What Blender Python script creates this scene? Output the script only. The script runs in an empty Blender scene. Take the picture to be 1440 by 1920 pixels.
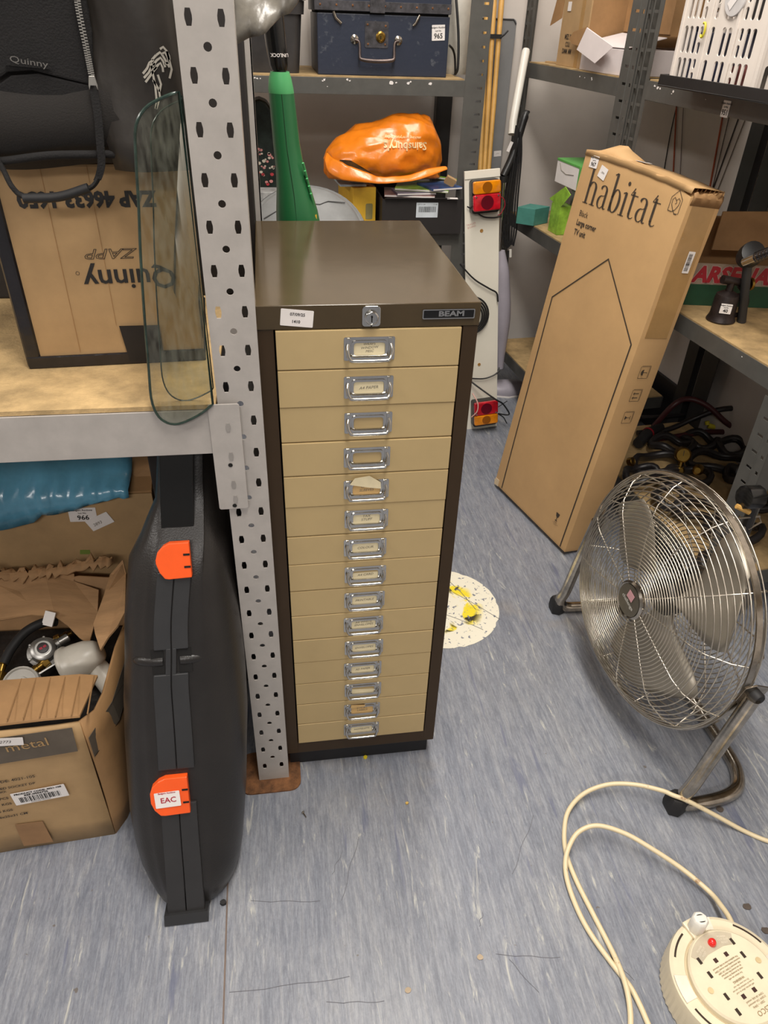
import bpy, bmesh, math, random
from mathutils import Matrix, Vector, noise
random.seed(7)
PI = math.pi
R = math.radians
scn = bpy.context.scene
COL = scn.collection

# ------------------------------------------------------------------ camera
FPX = 1354.73; PITCH = 0.6076; ROLL = 0.0375; YAW = 0.1644
CAMP = Vector((0.0223, -0.8666, 1.2021))
cF = Vector((math.sin(YAW)*math.cos(PITCH), math.cos(YAW)*math.cos(PITCH), -math.sin(PITCH)))
_r = Vector((math.cos(YAW), -math.sin(YAW), 0)); _u = _r.cross(cF)
cR = math.cos(ROLL)*_r + math.sin(ROLL)*_u
cU = -math.sin(ROLL)*_r + math.cos(ROLL)*_u
cam_d = bpy.data.cameras.new('camera'); cam = bpy.data.objects.new('camera', cam_d); COL.objects.link(cam)
cam_d.sensor_fit = 'VERTICAL'; cam_d.sensor_height = 36.0; cam_d.sensor_width = 27.0
cam_d.lens = FPX*36.0/1920.0; cam_d.clip_start = 0.02
cam.matrix_world = Matrix(((cR.x, cU.x, -cF.x, CAMP.x), (cR.y, cU.y, -cF.y, CAMP.y), (cR.z, cU.z, -cF.z, CAMP.z), (0, 0, 0, 1)))
scn.camera = cam

# ------------------------------------------------------------------ world, lights, exposure
w = bpy.data.worlds.new('world'); scn.world = w; w.use_nodes = True
w.node_tree.nodes['Background'].inputs[0].default_value = (1.0, 0.95, 0.90, 1)
w.node_tree.nodes['Background'].inputs[1].default_value = 0.17
def area_light(name, loc, size, size_y, power, col, rot=(0, 0, 0)):
    d = bpy.data.lights.new(name, 'AREA'); d.shape = 'RECTANGLE'; d.size = size; d.size_y = size_y
    d.energy = power; d.color = col
    o = bpy.data.objects.new(name, d); COL.objects.link(o); o.location = loc; o.rotation_euler = rot
    return o
area_light('ceiling_lamp', (0.25, -0.35, 2.52), 0.30, 1.5, 34, (1.0, 0.95, 0.88))
area_light('ceiling_lamp', (0.45, 1.0, 2.52), 0.30, 1.2, 14, (1.0, 0.95, 0.89))
area_light('ceiling_lamp', (-2.6, -0.7, 2.52), 0.5, 1.8, 38, (1.0, 0.95, 0.90))
area_light('ceiling_lamp', (-0.7, -3.0, 2.52), 1.8, 0.5, 44, (1.0, 0.95, 0.90))
vs = scn.view_settings
vs.view_transform = 'Standard'; vs.look = 'None'; vs.gamma = 1.0; vs.use_curve_mapping = False
vs.exposure = 0.52

# ------------------------------------------------------------------ helpers
def at(x, y, X=None, Y=None, Z=None, P=None, N=None):
    """point of the place seen at photo pixel x, y on a known real plane"""
    d = cF + cR*((x-720)/FPX) - cU*((y-960)/FPX)
    if X is not None: t = (X-CAMP.x)/d.x
    elif Y is not None: t = (Y-CAMP.y)/d.y
    elif Z is not None: t = (Z-CAMP.z)/d.z
    else: t = (Vector(P)-CAMP).dot(N)/d.dot(N)
    return CAMP + d*t
def lin(c):
    return tuple(((v/255.0)/12.92 if v/255.0 <= 0.04045 else ((v/255.0+0.055)/1.055)**2.4) for v in c) + (1,)

MATS = {}
def mat(name, col, rough=0.6, metal=0.0, var=0.12, scale=18, bump=0.0, bscale=None, col2=None, stretch=None, spec=None, coat=0, trans=0, ior=None, alpha=None, thr=None, emis=None):
    """procedural principled material: base colour broken up by noise, optional relief"""
    if name in MATS: return MATS[name]
    m = bpy.data.materials.new(name); m.use_nodes = True; nt = m.node_tree; n = nt.nodes; l = nt.links
    b = n['Principled BSDF']
    c = lin(col)
    tc = n.new('ShaderNodeTexCoord'); src = tc.outputs['Object']
    if stretch:
        mp = n.new('ShaderNodeMapping'); mp.inputs['Scale'].default_value = stretch; l.new(src, mp.inputs[0]); src = mp.outputs[0]
    nz = n.new('ShaderNodeTexNoise'); nz.inputs['Scale'].default_value = scale; nz.inputs['Detail'].default_value = 6; nz.inputs['Roughness'].default_value = 0.65
    l.new(src, nz.inputs['Vector'])
    cr = n.new('ShaderNodeValToRGB')
    d = lin(col2) if col2 else tuple(v*(1-var*1.6) for v in c[:3])+(1,)
    e = tuple(min(1, v*(1+var)) for v in c[:3])+(1,)
    if thr:
        cr.color_ramp.elements[0].position = thr[0]; cr.color_ramp.elements[1].position = thr[1]
        cr.color_ramp.elements[0].color = c; cr.color_ramp.elements[1].color = d
    else:
        cr.color_ramp.elements[0].position = 0.3; cr.color_ramp.elements[1].position = 0.72
        cr.color_ramp.elements[0].color = d; cr.color_ramp.elements[1].color = e
    l.new(nz.outputs['Fac'], cr.inputs[0]); l.new(cr.outputs[0], b.inputs['Base Color'])
    b.inputs['Roughness'].default_value = rough; b.inputs['Metallic'].default_value = metal
    if spec is not None: b.inputs['Specular IOR Level'].default_value = spec
    if coat: b.inputs['Coat Weight'].default_value = coat; b.inputs['Coat Roughness'].default_value = 0.08
    if trans: b.inputs['Transmission Weight'].default_value = trans
    if ior: b.inputs['IOR'].default_value = ior
    if alpha is not None: b.inputs['Alpha'].default_value = alpha
    if emis: b.inputs['Emission Color'].default_value = c; b.inputs['Emission Strength'].default_value = emis
    if bump:
        nb = n.new('ShaderNodeTexNoise'); nb.inputs['Scale'].default_value = bscale or scale*3; nb.inputs['Detail'].default_value = 4
        l.new(src, nb.inputs['Vector'])
        bp = n.new('ShaderNodeBump'); bp.inputs['Strength'].default_value = bump; bp.inputs['Distance'].default_value = 0.004
        l.new(nb.outputs['Fac'], bp.inputs['Height']); l.new(bp.outputs[0], b.inputs['Normal'])
    MATS[name] = m
    return m

class B:
    """mesh builder"""
    def __init__(s): s.bm = bmesh.new()
    def add(s, vs, fs):
        v = [s.bm.verts.new(p) for p in vs]
        for f in fs:
            try: s.bm.faces.new([v[i] for i in f])
            except ValueError: pass
        return s
    def box(s, x0, x1, y0, y1, z0, z1, M=None):
        p = [Vector((x, y, z)) for z in (z0, z1) for y in (y0, y1) for x in (x0, x1)]
        if M is not None: p = [M @ q for q in p]
        return s.add(p, [(0, 2, 3, 1), (4, 5, 7, 6), (0, 1, 5, 4), (2, 6, 7, 3), (0, 4, 6, 2), (1, 3, 7, 5)])
    def cbox(s, c, size, rot=(0, 0, 0)):
        from mathutils import Euler
        M = Matrix.Translation(c) @ Euler(rot).to_matrix().to_4x4()
        a, b, d = (v/2 for v in size)
        return s.box(-a, a, -b, b, -d, d, M)
    def prism(s, poly, off):
        """poly: 3D points; off: vector of the thickness"""
        n = len(poly); off = Vector(off)
        p = [Vector(q) for q in poly]; p2 = [q+off for q in p]
        return s.add(p+p2, [tuple(range(n))[::-1], tuple(range(n, 2*n))] + [(i, (i+1) % n, n+(i+1) % n, n+i) for i in range(n)])
    def loft(s, rings, cap=True, closed=True):
        n = len(rings[0]); vs = [s.bm.verts.new(p) for r in rings for p in r]
        for k in range(len(rings)-1):
            for i in range(n if closed else n-1):
                j = (i+1) % n
                try: s.bm.faces.new([vs[k*n+i], vs[k*n+j], vs[(k+1)*n+j], vs[(k+1)*n+i]])
                except ValueError: pass
        if cap and closed:
            s.bm.faces.new(vs[:n][::-1]); s.bm.faces.new(vs[-n:])
        return s
    def tube(s, pts, r, n=8, closed=False, cap=True):
        pts = [Vector(p) for p in pts]; m = len(pts); rings = []
        up = None
        for i, p in enumerate(pts):
            a = pts[(i-1) % m] if (closed or i > 0) else p
            b = pts[(i+1) % m] if (closed or i < m-1) else p
            t = (b-a).normalized()
            if up is None:
                up = Vector((0, 0, 1)) if abs(t.z) < 0.9 else Vector((1, 0, 0))
            side = t.cross(up)
            if side.length < 1e-6: side = t.cross(Vector((0, 1, 0.1)))
            side.normalize(); up = side.cross(t).normalized()
            rr = r[i] if isinstance(r, (list, tuple)) else r
            rings.append([p + side*(math.cos(2*PI*k/n)*rr) + up*(math.sin(2*PI*k/n)*rr) for k in range(n)])
        if closed: rings.append(rings[0])
        return s.loft(rings, cap=cap and not closed)
    def lathe(s, prof, n=24, M=None, cap=True):
        rings = []
        for r, z in prof:
            q = [Vector((math.cos(2*PI*k/n)*r, math.sin(2*PI*k/n)*r, z)) for k in range(n)]
            rings.append([M @ v for v in q] if M is not None else q)
        return s.loft(rings, cap=cap)
    def grid(s, rows):
        return s.loft(rows, cap=False, closed=False)
    def mesh_add(s, me, M=None):
        vs = [(M @ v.co) if M is not None else v.co for v in me.vertices]
        return s.add(vs, [tuple(p.vertices) for p in me.polygons])

WM = {}      # world matrices of the empties and objects
OBJN = {}
I4 = Matrix.Identity(4)
def frame(o, x, y):
    x = Vector(x).normalized(); y = Vector(y); z = x.cross(y).normalized(); y = z.cross(x)
    return Matrix(((x.x, y.x, z.x, o[0]), (x.y, y.y, z.y, o[1]), (x.z, y.z, z.z, o[2]), (0, 0, 0, 1)))
def F(o, rz=0): return Matrix.Translation(o) @ Matrix.Rotation(rz, 4, 'Z')
def props(o, label=None, cat=None, group=None, kind=None):
    if label: o['label'] = label
    if cat: o['category'] = cat
    if group: o['group'] = group
    if kind: o['kind'] = kind
    return o
def T(name, label, cat, M=I4, group=None, kind=None):
    o = bpy.data.objects.new(name, None); COL.objects.link(o); o.empty_display_size = 0.05
    if not isinstance(M, Matrix): M = F(M)
    o.matrix_world = M; WM[o.name] = M.copy()
    return props(o, label, cat, group, kind)
def K(parent, name, b, m, fr=None, bevel=0, seg=2, smooth=None, solid=0, sub=0, label=None, kind=None, cat=None, group=None):
    """link builder b as one mesh. fr: frame of the coordinates (default: the parent's own). smooth: auto-smooth angle in degrees"""
    if isinstance(b, B):
        bm = b.bm
        bmesh.ops.remove_doubles(bm, verts=bm.verts, dist=1e-6)
        bmesh.ops.recalc_face_normals(bm, faces=bm.faces)
        me = bpy.data.meshes.new(name)
        if bevel:
            ed = [e for e in bm.edges if len(e.link_faces) == 2 and e.calc_face_angle(0) > R(35)]
            bmesh.ops.bevel(bm, geom=ed, offset=bevel, segments=seg, profile=0.6, affect='EDGES', clamp_overlap=True)
        bm.to_mesh(me); bm.free()
    else: me = b
    o = bpy.data.objects.new(name, me); COL.objects.link(o)
    if parent is None:
        Mw = I4
        if fr is not None: me.transform(fr)
        if len(me.vertices):
            xs = [v.co for v in me.vertices]
            c = Vector((sum(v.x for v in xs)/len(xs), sum(v.y for v in xs)/len(xs), min(v.z for v in xs)))
            me.transform(Matrix.Translation(-c)); Mw = Matrix.Translation(c); o.matrix_world = Mw
    else:
        o.parent = parent; Mp = WM[parent.name]
        if fr is not None: me.transform(Mp.inverted() @ fr)
        Mw = Mp
    WM[o.name] = Mw.copy()
    if isinstance(m, (list, tuple)):
        for q in m: me.materials.append(q)
    else: me.materials.append(m)
    if smooth:
        for p in me.polygons: p.use_smooth = True
        if smooth < 180: me.set_sharp_from_angle(angle=R(smooth))
    if solid:
        md = o.modifiers.new('solid', 'SOLIDIFY'); md.thickness = solid; md.offset = 0
    if sub:
        md = o.modifiers.new('sub', 'SUBSURF'); md.levels = sub; md.render_levels = sub
    return props(o, label, cat, group, kind)

def cmesh(cu):
    o = bpy.data.objects.new('tmp', cu); me = bpy.data.meshes.new_from_object(o)
    bpy.data.objects.remove(o); bpy.data.curves.remove(cu)
    return me
def text_b(b, s, size, u=0, v=0, align='CENTER', M=I4, z=0.0004, rot=0, sx=1.0, shear=0, bold=0, space=1.0, thick=0.0):
    cu = bpy.data.curves.new('t', 'FONT'); cu.body = s; cu.size = size; cu.align_x = align; cu.align_y = 'CENTER'
    cu.shear = shear; cu.offset = bold; cu.space_character = space; cu.resolution_u = 2; cu.extrude = thick
    me = cmesh(cu)
    b.mesh_add(me, M @ Matrix.Translation((u, v, z)) @ Matrix.Rotation(rot, 4, 'Z') @ Matrix.Diagonal((sx, 1, 1, 1)))
    bpy.data.meshes.remove(me)
    return b
def plate(outer, holes, thick, M=I4):
    """flat sheet with real holes: 2D outlines filled and extruded"""
    cu = bpy.data.curves.new('p', 'CURVE'); cu.dimensions = '2D'; cu.fill_mode = 'BOTH'; cu.extrude = thick/2
    for poly in [outer]+holes:
        sp = cu.splines.new('POLY'); sp.points.add(len(poly)-1); sp.use_cyclic_u = True
        for i, p in enumerate(poly): sp.points[i].co = (p[0], p[1], 0, 1)
    me = cmesh(cu); b = B(); b.mesh_add(me, M); bpy.data.meshes.remove(me)
    return b
def rect(x0, x1, y0, y1): return [(x0, y0), (x1, y0), (x1, y1), (x0, y1)]
def rrect(x0, x1, y0, y1, r, n=4):
    o = []
    for cx, cy, a in ((x1-r, y1-r, 0), (x0+r, y1-r, 90), (x0+r, y0+r, 180), (x1-r, y0+r, 270)):
        for k in range(n+1): t = R(a+90*k/n); o.append((cx+r*math.cos(t), cy+r*math.sin(t)))
    return o
def circ(x, y, r, n=14, ry=None): return [(x+r*math.cos(2*PI*k/n), y+(ry or r)*math.sin(2*PI*k/n)) for k in range(n)]
def hexs(x, y, w, h): return [(x-w*.66, y+h), (x-w, y+h*.25), (x-w, y-h*.25), (x-w*.66, y-h), (x+w*.66, y-h), (x+w, y-h*.25), (x+w, y+h*.25), (x+w*.66, y+h)]
def smooth_path(P, n=8, closed=False):
    P = [Vector(p) for p in P]; m = len(P); out = []
    rng = range(m if closed else m-1)
    for i in rng:
        p1, p2 = P[i], P[(i+1) % m]
        p0 = P[(i-1) % m] if (closed or i > 0) else p1*2-p2
        p3 = P[(i+2) % m] if (closed or i+2 < m) else p2*2-p1
        for k in range(n):
            t = k/n
            out.append(0.5*((2*p1)+(p2-p0)*t+(2*p0-5*p1+4*p2-p3)*t*t+(3*p1-p0-3*p2+p3)*t**3))
    if not closed: out.append(P[-1])
    return out
def strip_poly(pts, wd):
    """flat ribbon outline (quads) along 2D points with widths"""
    n = len(pts); L = []; Rr = []
    for i, p in enumerate(pts):
        a = pts[max(i-1, 0)]; c = pts[min(i+1, n-1)]
        dx, dy = c[0]-a[0], c[1]-a[1]; d = math.hypot(dx, dy) or 1
        ww = (wd[i] if isinstance(wd, (list, tuple)) else wd)/2
        L.append((p[0]-dy/d*ww, p[1]+dx/d*ww)); Rr.append((p[0]+dy/d*ww, p[1]-dx/d*ww))
    return L, Rr
def stroke(b, pts, wd, M=I4, z=0.0004):
    L, Rr = strip_poly(pts, wd)
    b.grid([[M @ Vector((a[0], a[1], z)), M @ Vector((c[0], c[1], z))] for a, c in zip(L, Rr)])
    return b

# ------------------------------------------------------------------ materials
ink = mat('black_ink', (34, 32, 32), 0.6, var=0.2, scale=60)
ink_brown = mat('printed_ink', (62, 52, 42), 0.7, var=0.15, scale=60)
ink_grey = mat('grey_ink', (120, 112, 100), 0.7, var=0.15, scale=60)
ink_red = mat('red_ink', (176, 40, 60), 0.6, var=0.1)
ink_white = mat('white_ink', (215, 212, 205), 0.6, var=0.05)
paper = mat('white_paper', (232, 226, 222), 0.55, var=0.03, scale=40)
paper_cream = mat('cream_paper', (232, 218, 180), 0.6, var=0.05, scale=60)
paper_tan = mat('tan_paper', (214, 176, 116), 0.6, var=0.05, scale=60)
card = mat('cardboard', (176, 144, 102), 0.75, var=0.13, scale=7, bump=0.12, bscale=40)
card_dark = mat('cardboard_dark', (160, 122, 80), 0.75, var=0.16, scale=8, bump=0.15, bscale=40)
card_in = mat('cardboard_inside', (170, 132, 92), 0.8, var=0.15, scale=9, bump=0.2, bscale=30, stretch=(1, 6, 1))
card_hab = mat('cardboard_tan', (196, 157, 108), 0.7, var=0.07, scale=5, bump=0.1, bscale=25)
tape = mat('packing_tape', (168, 132, 84), 0.28, var=0.1, scale=12, coat=0.3)
ply = mat('chipboard', (172, 144, 100), 0.75, var=0.25, scale=22, bump=0.15, bscale=160)
steel_lt = mat('light_grey_enamel', (176, 170, 164), 0.42, var=0.07, scale=26, bump=0.04, bscale=60)
steel_dk = mat('grey_green_enamel', (84, 83, 79), 0.42, var=0.1, scale=30, spec=0.6)
steel_hi = mat('scuffed_enamel_edge', (216, 212, 204), 0.5, var=0.1)
chrome = mat('chrome', (205, 203, 198), 0.14, 1.0, var=0.06, scale=30)
chrome_w = mat('worn_chrome', (190, 182, 170), 0.2, 1.0, var=0.25, scale=40)
wire_m = mat('steel_wire', (222, 214, 200), 0.28, 1.0, var=0.12, scale=30)
alu = mat('cast_aluminium', (168, 166, 162), 0.35, 0.9, var=0.1)
brass = mat('brass', (156, 124, 60), 0.3, 1.0, var=0.2)
rust = mat('rust', (118, 78, 46), 0.85, var=0.4, scale=60, bump=0.3)
brown_en = mat('brown_enamel', (74, 62, 44), 0.14, var=0.06, scale=20, spec=0.3, bump=0.02, bscale=30)
brown_dk = mat('dark_brown_enamel', (60, 46, 31), 0.42, var=0.05, scale=20, spec=0.25)
beige_en = mat('beige_enamel', (186, 162, 116), 0.42, var=0.03, scale=14)
void = mat('dark_void', (14, 12, 11), 0.9, var=0.1)
blk = mat('black_plastic', (34, 33, 33), 0.38, var=0.15, scale=20, bump=0.05, bscale=200)
blk_case = mat('black_case_plastic', (35, 32, 30), 0.34, var=0.14, scale=14, bump=0.12, bscale=420)
blk_sm = mat('satin_black_plastic', (47, 47, 48), 0.4, var=0.12, scale=10)
blk_gl = mat('glossy_black_plastic', (18, 18, 18), 0.18, var=0.1)
rubber = mat('black_rubber', (28, 27, 28), 0.6, var=0.1)
cloth_bk = mat('black_cloth', (22, 20, 20), 0.9, var=0.2, scale=30, bump=0.3, bscale=500)
cloth_br = mat('brown_black_neoprene', (32, 28, 25), 0.85, var=0.1, scale=12, bump=0.2, bscale=600)
orange = mat('orange_plastic', (246, 92, 30), 0.35, var=0.05)
white_pl = mat('white_plastic', (226, 222, 212), 0.35, var=0.04)
cream_pl = mat('yellowed_plastic', (228, 215, 186), 0.38, var=0.07, scale=14)
wall_m = mat('white_wall_paint', (212, 204, 196), 0.7, var=0.05, scale=4, bump=0.05, bscale=60)
# ------------------------------------------------------------------ the room
def floor_material():
    m = bpy.data.materials.new('blue_grey_vinyl'); m.use_nodes = True; nt = m.node_tree; n = nt.nodes; l = nt.links
    b = n['Principled BSDF']; tc = n.new('ShaderNodeTexCoord')
    def nz(sc, st, det=6, rough=0.7, dist=0.0):
        mp = n.new('ShaderNodeMapping'); mp.inputs['Scale'].default_value = st; l.new(tc.outputs['Object'], mp.inputs[0])
        t = n.new('ShaderNodeTexNoise'); t.inputs['Scale'].default_value = sc; t.inputs['Detail'].default_value = det
        t.inputs['Roughness'].default_value = rough; t.inputs['Distortion'].default_value = dist
        l.new(mp.outputs[0], t.inputs['Vector']); return t.outputs['Fac']
    def ramp(f, stops):
        r = n.new('ShaderNodeValToRGB'); l.new(f, r.inputs[0])
        while len(r.color_ramp.elements) < len(stops): r.color_ramp.elements.new(0.5)
        for e, (p, c) in zip(r.color_ramp.elements, stops): e.position = p; e.color = c
        return r.outputs[0]
    def mix(f, a, c, mode='MIX'):
        x = n.new('ShaderNodeMix'); x.data_type = 'RGBA'; x.blend_type = mode
        if isinstance(f, float): x.inputs[0].default_value = f
        else: l.new(f, x.inputs[0])
        for s, v in ((x.inputs[6], a), (x.inputs[7], c)):
            if isinstance(v, tuple): s.default_value = v
            else: l.new(v, s)
        return x.outputs[2]
    W = (1, 1, 1, 1); K0 = (0, 0, 0, 1)
    base = ramp(nz(5, (1.0, 0.25, 1), 5), [(0.32, lin((112, 118, 132))), (0.55, lin((132, 136, 145))), (0.75, lin((150, 150, 150)))])
    streak = ramp(nz(64, (1.0, 0.11, 1), 8, 0.8, 0.9), [(0.36, lin((100, 105, 116))), (0.5, lin((134, 137, 145))), (0.66, lin((170, 170, 170)))])
    c1 = mix(0.5, base, streak)
    fine = ramp(nz(240, (1.0, 0.1, 1), 4, 0.8), [(0.4, (0.72, 0.72, 0.74, 1)), (0.6, (1.12, 1.12, 1.1, 1))])
    c2 = mix(0.75, c1, fine, 'MULTIPLY')
    crack = ramp(nz(120, (1.0, 0.7, 1), 6, 0.8, 1.5), [(0.42, (0.86, 0.86, 0.87, 1)), (0.56, (1.06, 1.06, 1.05, 1))])
    c2 = mix(0.6, c2, crack, 'MULTIPLY')
    lightm = ramp(nz(38, (1.0, 0.14, 1), 5, 0.7, 1.8), [(0.60, K0), (0.70, W)])
    c3 = mix(lightm, c2, lin((182, 181, 174)))
    darkm = ramp(nz(46, (1.0, 0.09, 1), 3, 0.6, 0.8), [(0.3, (0.6, 0.6, 0.6, 1)), (0.36, K0)])
    c4 = mix(darkm, c3, lin((92, 97, 120)))
    stain = ramp(nz(2.6, (1, 1.4, 1), 5, 0.6), [(0.6, K0), (0.8, (0.5, 0.5, 0.5, 1))])
    c5 = mix(stain, c4, lin((150, 134, 108)))
    spots = ramp(nz(60, (1, 1, 1), 2, 0.4), [(0.76, K0), (0.78, (0.7, 0.7, 0.7, 1))])
    c6 = mix(spots, c5, lin((96, 84, 70)))
    l.new(c6, b.inputs['Base Color'])
    rr = ramp(nz(9, (1, .4, 1), 4), [(0.3, (0.34, 0.34, 0.34, 1)), (0.7, (0.5, 0.5, 0.5, 1))]); l.new(rr, b.inputs['Roughness'])
    bp = n.new('ShaderNodeBump'); bp.inputs['Strength'].default_value = 0.1; bp.inputs['Distance'].default_value = 0.002
    l.new(nz(260, (1, 0.15, 1), 3), bp.inputs['Height']); l.new(bp.outputs[0], b.inputs['Normal'])
    return m
floor_m = floor_material()
fl = K(None, 'floor', B().box(-4.6, 2.2, -4.6, 2.3, -0.05, 0.0), floor_m, kind='structure')
K(fl, 'vinyl_seam', B().box(-0.1095, -0.107, -2.6, -0.03, 0.0, 0.0006), mat('seam_grime', (112, 96, 86), 0.6, var=0.2), fr=I4)
scb = B(); rs = random.Random(31)
for (x0, y0), (x1, y1) in (((640, 1690), (672, 1570)), ((930, 1790), (1050, 1796)), ((430, 1862), (655, 1832)), ((1000, 1530), (960, 1640)), ((612, 1880), (720, 1878)), ((905, 1712), (898, 1738)), ((470, 1690), (600, 1690)), ((955, 1800), (1010, 1862)), ((640, 1600), (622, 1640)), ((1190, 1840), (1110, 1760))):
    p, q = at(x0, y0, Z=.0004), at(x1, y1, Z=.0004)
    n_ = 7; stroke(scb, [(p.x+(q.x-p.x)*k/n_+.0016*math.sin(k*1.3), p.y+(q.y-p.y)*k/n_+.0012*math.cos(k*1.7)) for k in range(n_+1)], .0008, z=.0004)
K(fl, 'scuff_mark', scb, mat('scuff', (98, 98, 104), .7), fr=I4, kind='stuff')

# right hand shelving frame: local X goes into the wall, local Y runs away along the wall
G = frame((1.03, 0, 0), (0.9953, 0.0968, 0), (-0.0968, 0.9953, 0))
def g(b, a, z): return G @ Vector((b, a, z))
WB = 0.43
K(None, 'wall_right', B().box(WB, WB+0.08, -4.6, 1.98, 0.0, 2.6), wall_m, fr=G, kind='structure')
K(None, 'wall_back', B().box(-4.6, 1.24, 1.87, 1.95, 0.0, 2.6), wall_m, kind='structure')
K(None, 'wall_left', B().box(-4.68, -4.6, -4.6, 1.95, 0.0, 2.6), wall_m, kind='structure')
K(None, 'ceiling', B().box(-4.68, 2.2, -4.6, 2.3, 2.6, 2.66), wall_m, kind='structure')
base_m = mat('black_skirting', (30, 28, 30), 0.5)
K(None, 'baseboard_right', B().box(WB-0.014, WB, 1.03, 1.84, 0.0, 0.20), base_m, fr=G, kind='structure', bevel=0.003)
K(None, 'baseboard_back', B().box(-4.58, 0.84, 1.856, 1.87, 0.0, 0.12), base_m, kind='structure', bevel=0.003)

# cables clipped to the right wall
wires = [(1.22, 'thin black cable hanging down the wall behind the shelf, left of the orange wire', (24, 22, 24), 0.0016, 0.06, (1268, 200), (1245, 330)),
         (0, 'orange-red wire on the wall just left of centre between the shelves', (176, 84, 50), 0.0022, 0.0, (1268, 205), (1262, 330)),
         (0, 'thin grey wire on the wall beside the left orange wire', (120, 110, 110), 0.0012, 0.0, (1281, 205), (1275, 330)),
         (0, 'orange-red wire on the wall above the right corner of the long carton', (180, 84, 48), 0.0024, 0.0, (1356, 212), (1332, 345)),
         (0, 'thin dark wire on the wall right of the right orange wire', (70, 62, 62), 0.0012, 0.0, (1368, 215), (1340, 335)),
         (0, 'black cable slanting down the wall to the carton corner', (26, 24, 26), 0.0018, 0.0, (1386, 218), (1342, 340)),
         (0, 'thin brown wire slanting beside the rear upright', (96, 84, 78), 0.0012, 0.0, (1398, 222), (1352, 340))]
NG = Vector((0.9953, 0.0968, 0))
for i, (_, lab, c, r_, wob, p0, p1) in enumerate(wires):
    a = at(*p0, P=g(WB-0.004, 0, 0), N=NG); b_ = at(*p1, P=g(WB-0.004, 0, 0), N=NG)
    d = b_-a
    a2 = a-d*((1.55-a.z)/(a.z-b_.z))*-1.0 if False else a+d*((a.z-1.5)/(a.z-b_.z)); b2 = a+d*((a.z-0.66)/(a.z-b_.z))
    pts = smooth_path([a2, a2.lerp(b2, .3)+Vector((0, wob*.25, 0)), a2.lerp(b2, .5)-Vector((0, wob*.2, 0)), a2.lerp(b2, .72)+Vector((0, wob*.12, 0)), b2], 6)
    K(None, 'wall_cable', B().tube(pts, r_, 6), mat('cable_%d' % i, c, 0.5), smooth=60, label=lab, cat='cable')

# round warning sticker on the floor
def sticker_mat():
    m = bpy.data.materials.new('worn_floor_sticker'); m.use_nodes = True; nt = m.node_tree; n = nt.nodes; l = nt.links
    b = n['Principled BSDF']; tc = n.new('ShaderNodeTexCoord')
    def nz(sc, det=5, dist=0.0, off=(0, 0, 0)):
        mp = n.new('ShaderNodeMapping'); mp.inputs['Location'].default_value = off; l.new(tc.outputs['Object'], mp.inputs[0])
        t = n.new('ShaderNodeTexNoise'); t.inputs['Scale'].default_value = sc; t.inputs['Detail'].default_value = det; t.inputs['Distortion'].default_value = dist
        l.new(mp.outputs[0], t.inputs['Vector']); return t.outputs['Fac']
    def ramp(f, p0, p1, c0=(0, 0, 0, 1), c1=(1, 1, 1, 1)):
        r = n.new('ShaderNodeValToRGB'); l.new(f, r.inputs[0]); e = r.color_ramp.elements
        e[0].position = p0; e[0].color = c0; e[1].position = p1; e[1].color = c1; return r.outputs[0]
    def mix(f, a, c):
        x = n.new('ShaderNodeMix'); x.data_type = 'RGBA'; l.new(f, x.inputs[0])
        for s, v in ((x.inputs[6], a), (x.inputs[7], c)):
            if isinstance(v, tuple): s.default_value = v
            else: l.new(v, s)
        return x.outputs[2]
    # the remains of the yellow emblem keep to a ring around the middle
    gr = n.new('ShaderNodeVectorMath'); gr.operation = 'LENGTH'; l.new(tc.outputs['Object'], gr.inputs[0])
    ringm = ramp(gr.outputs['Value'], 0.085, 0.105, (1, 1, 1, 1), (0, 0, 0, 1))
    ye = ramp(nz(16, 3, 0.5, (3, 1, 0)), 0.50, 0.56)
    bl = ramp(nz(22, 4, 0.8, (7, 4, 0)), 0.56, 0.6)
    def mul(a, c):
        x = n.new('ShaderNodeMath'); x.operation = 'MULTIPLY'; l.new(a, x.inputs[0]); l.new(c, x.inputs[1]); return x.outputs[0]
    c1 = mix(mul(ye, ringm), lin((232, 226, 206)), lin((236, 214, 40)))
    c2 = mix(mul(mul(bl, ye), ringm), c1, lin((40, 36, 24)))
    chips = ramp(nz(95, 5, 0.4), 0.61, 0.64)
    c3 = mix(chips, c2, lin((120, 124, 136)))
    l.new(c3, b.inputs['Base Color']); b.inputs['Roughness'].default_value = 0.5
    return m
st = B(); ring = [];
for k in range(72):
    rr = 0.141*(1+0.012*noise.noise(Vector((k*.9, 0, 0)))-(0.02 if k % 11 == 0 else 0)); ring.append((0.388+rr*math.cos(2*PI*k/72), 0.420+rr*math.sin(2*PI*k/72), 0.0003))
st.prism(ring, (0, 0, 0.0006))
stk = T('floor_sticker', 'worn round white floor sticker with yellow and black traces beside the cabinet', 'sticker', (0.388, 0.420, 0.0))
K(stk, 'disc', st, sticker_mat(), fr=I4)
sb = B()
for (a0, a1) in (((0.40, 0.50), (0.52, 0.36)), ((0.38, 0.40), (0.47, 0.33)), ((0.42, 0.53), (0.47, 0.40))):
    stroke(sb, [a0, ((a0[0]+a1[0])/2+.004, (a0[1]+a1[1])/2), a1], 0.0016, z=0.001)
K(stk, 'scratches', sb, mat('scratch', (90, 88, 92), 0.7), fr=I4)
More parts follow.
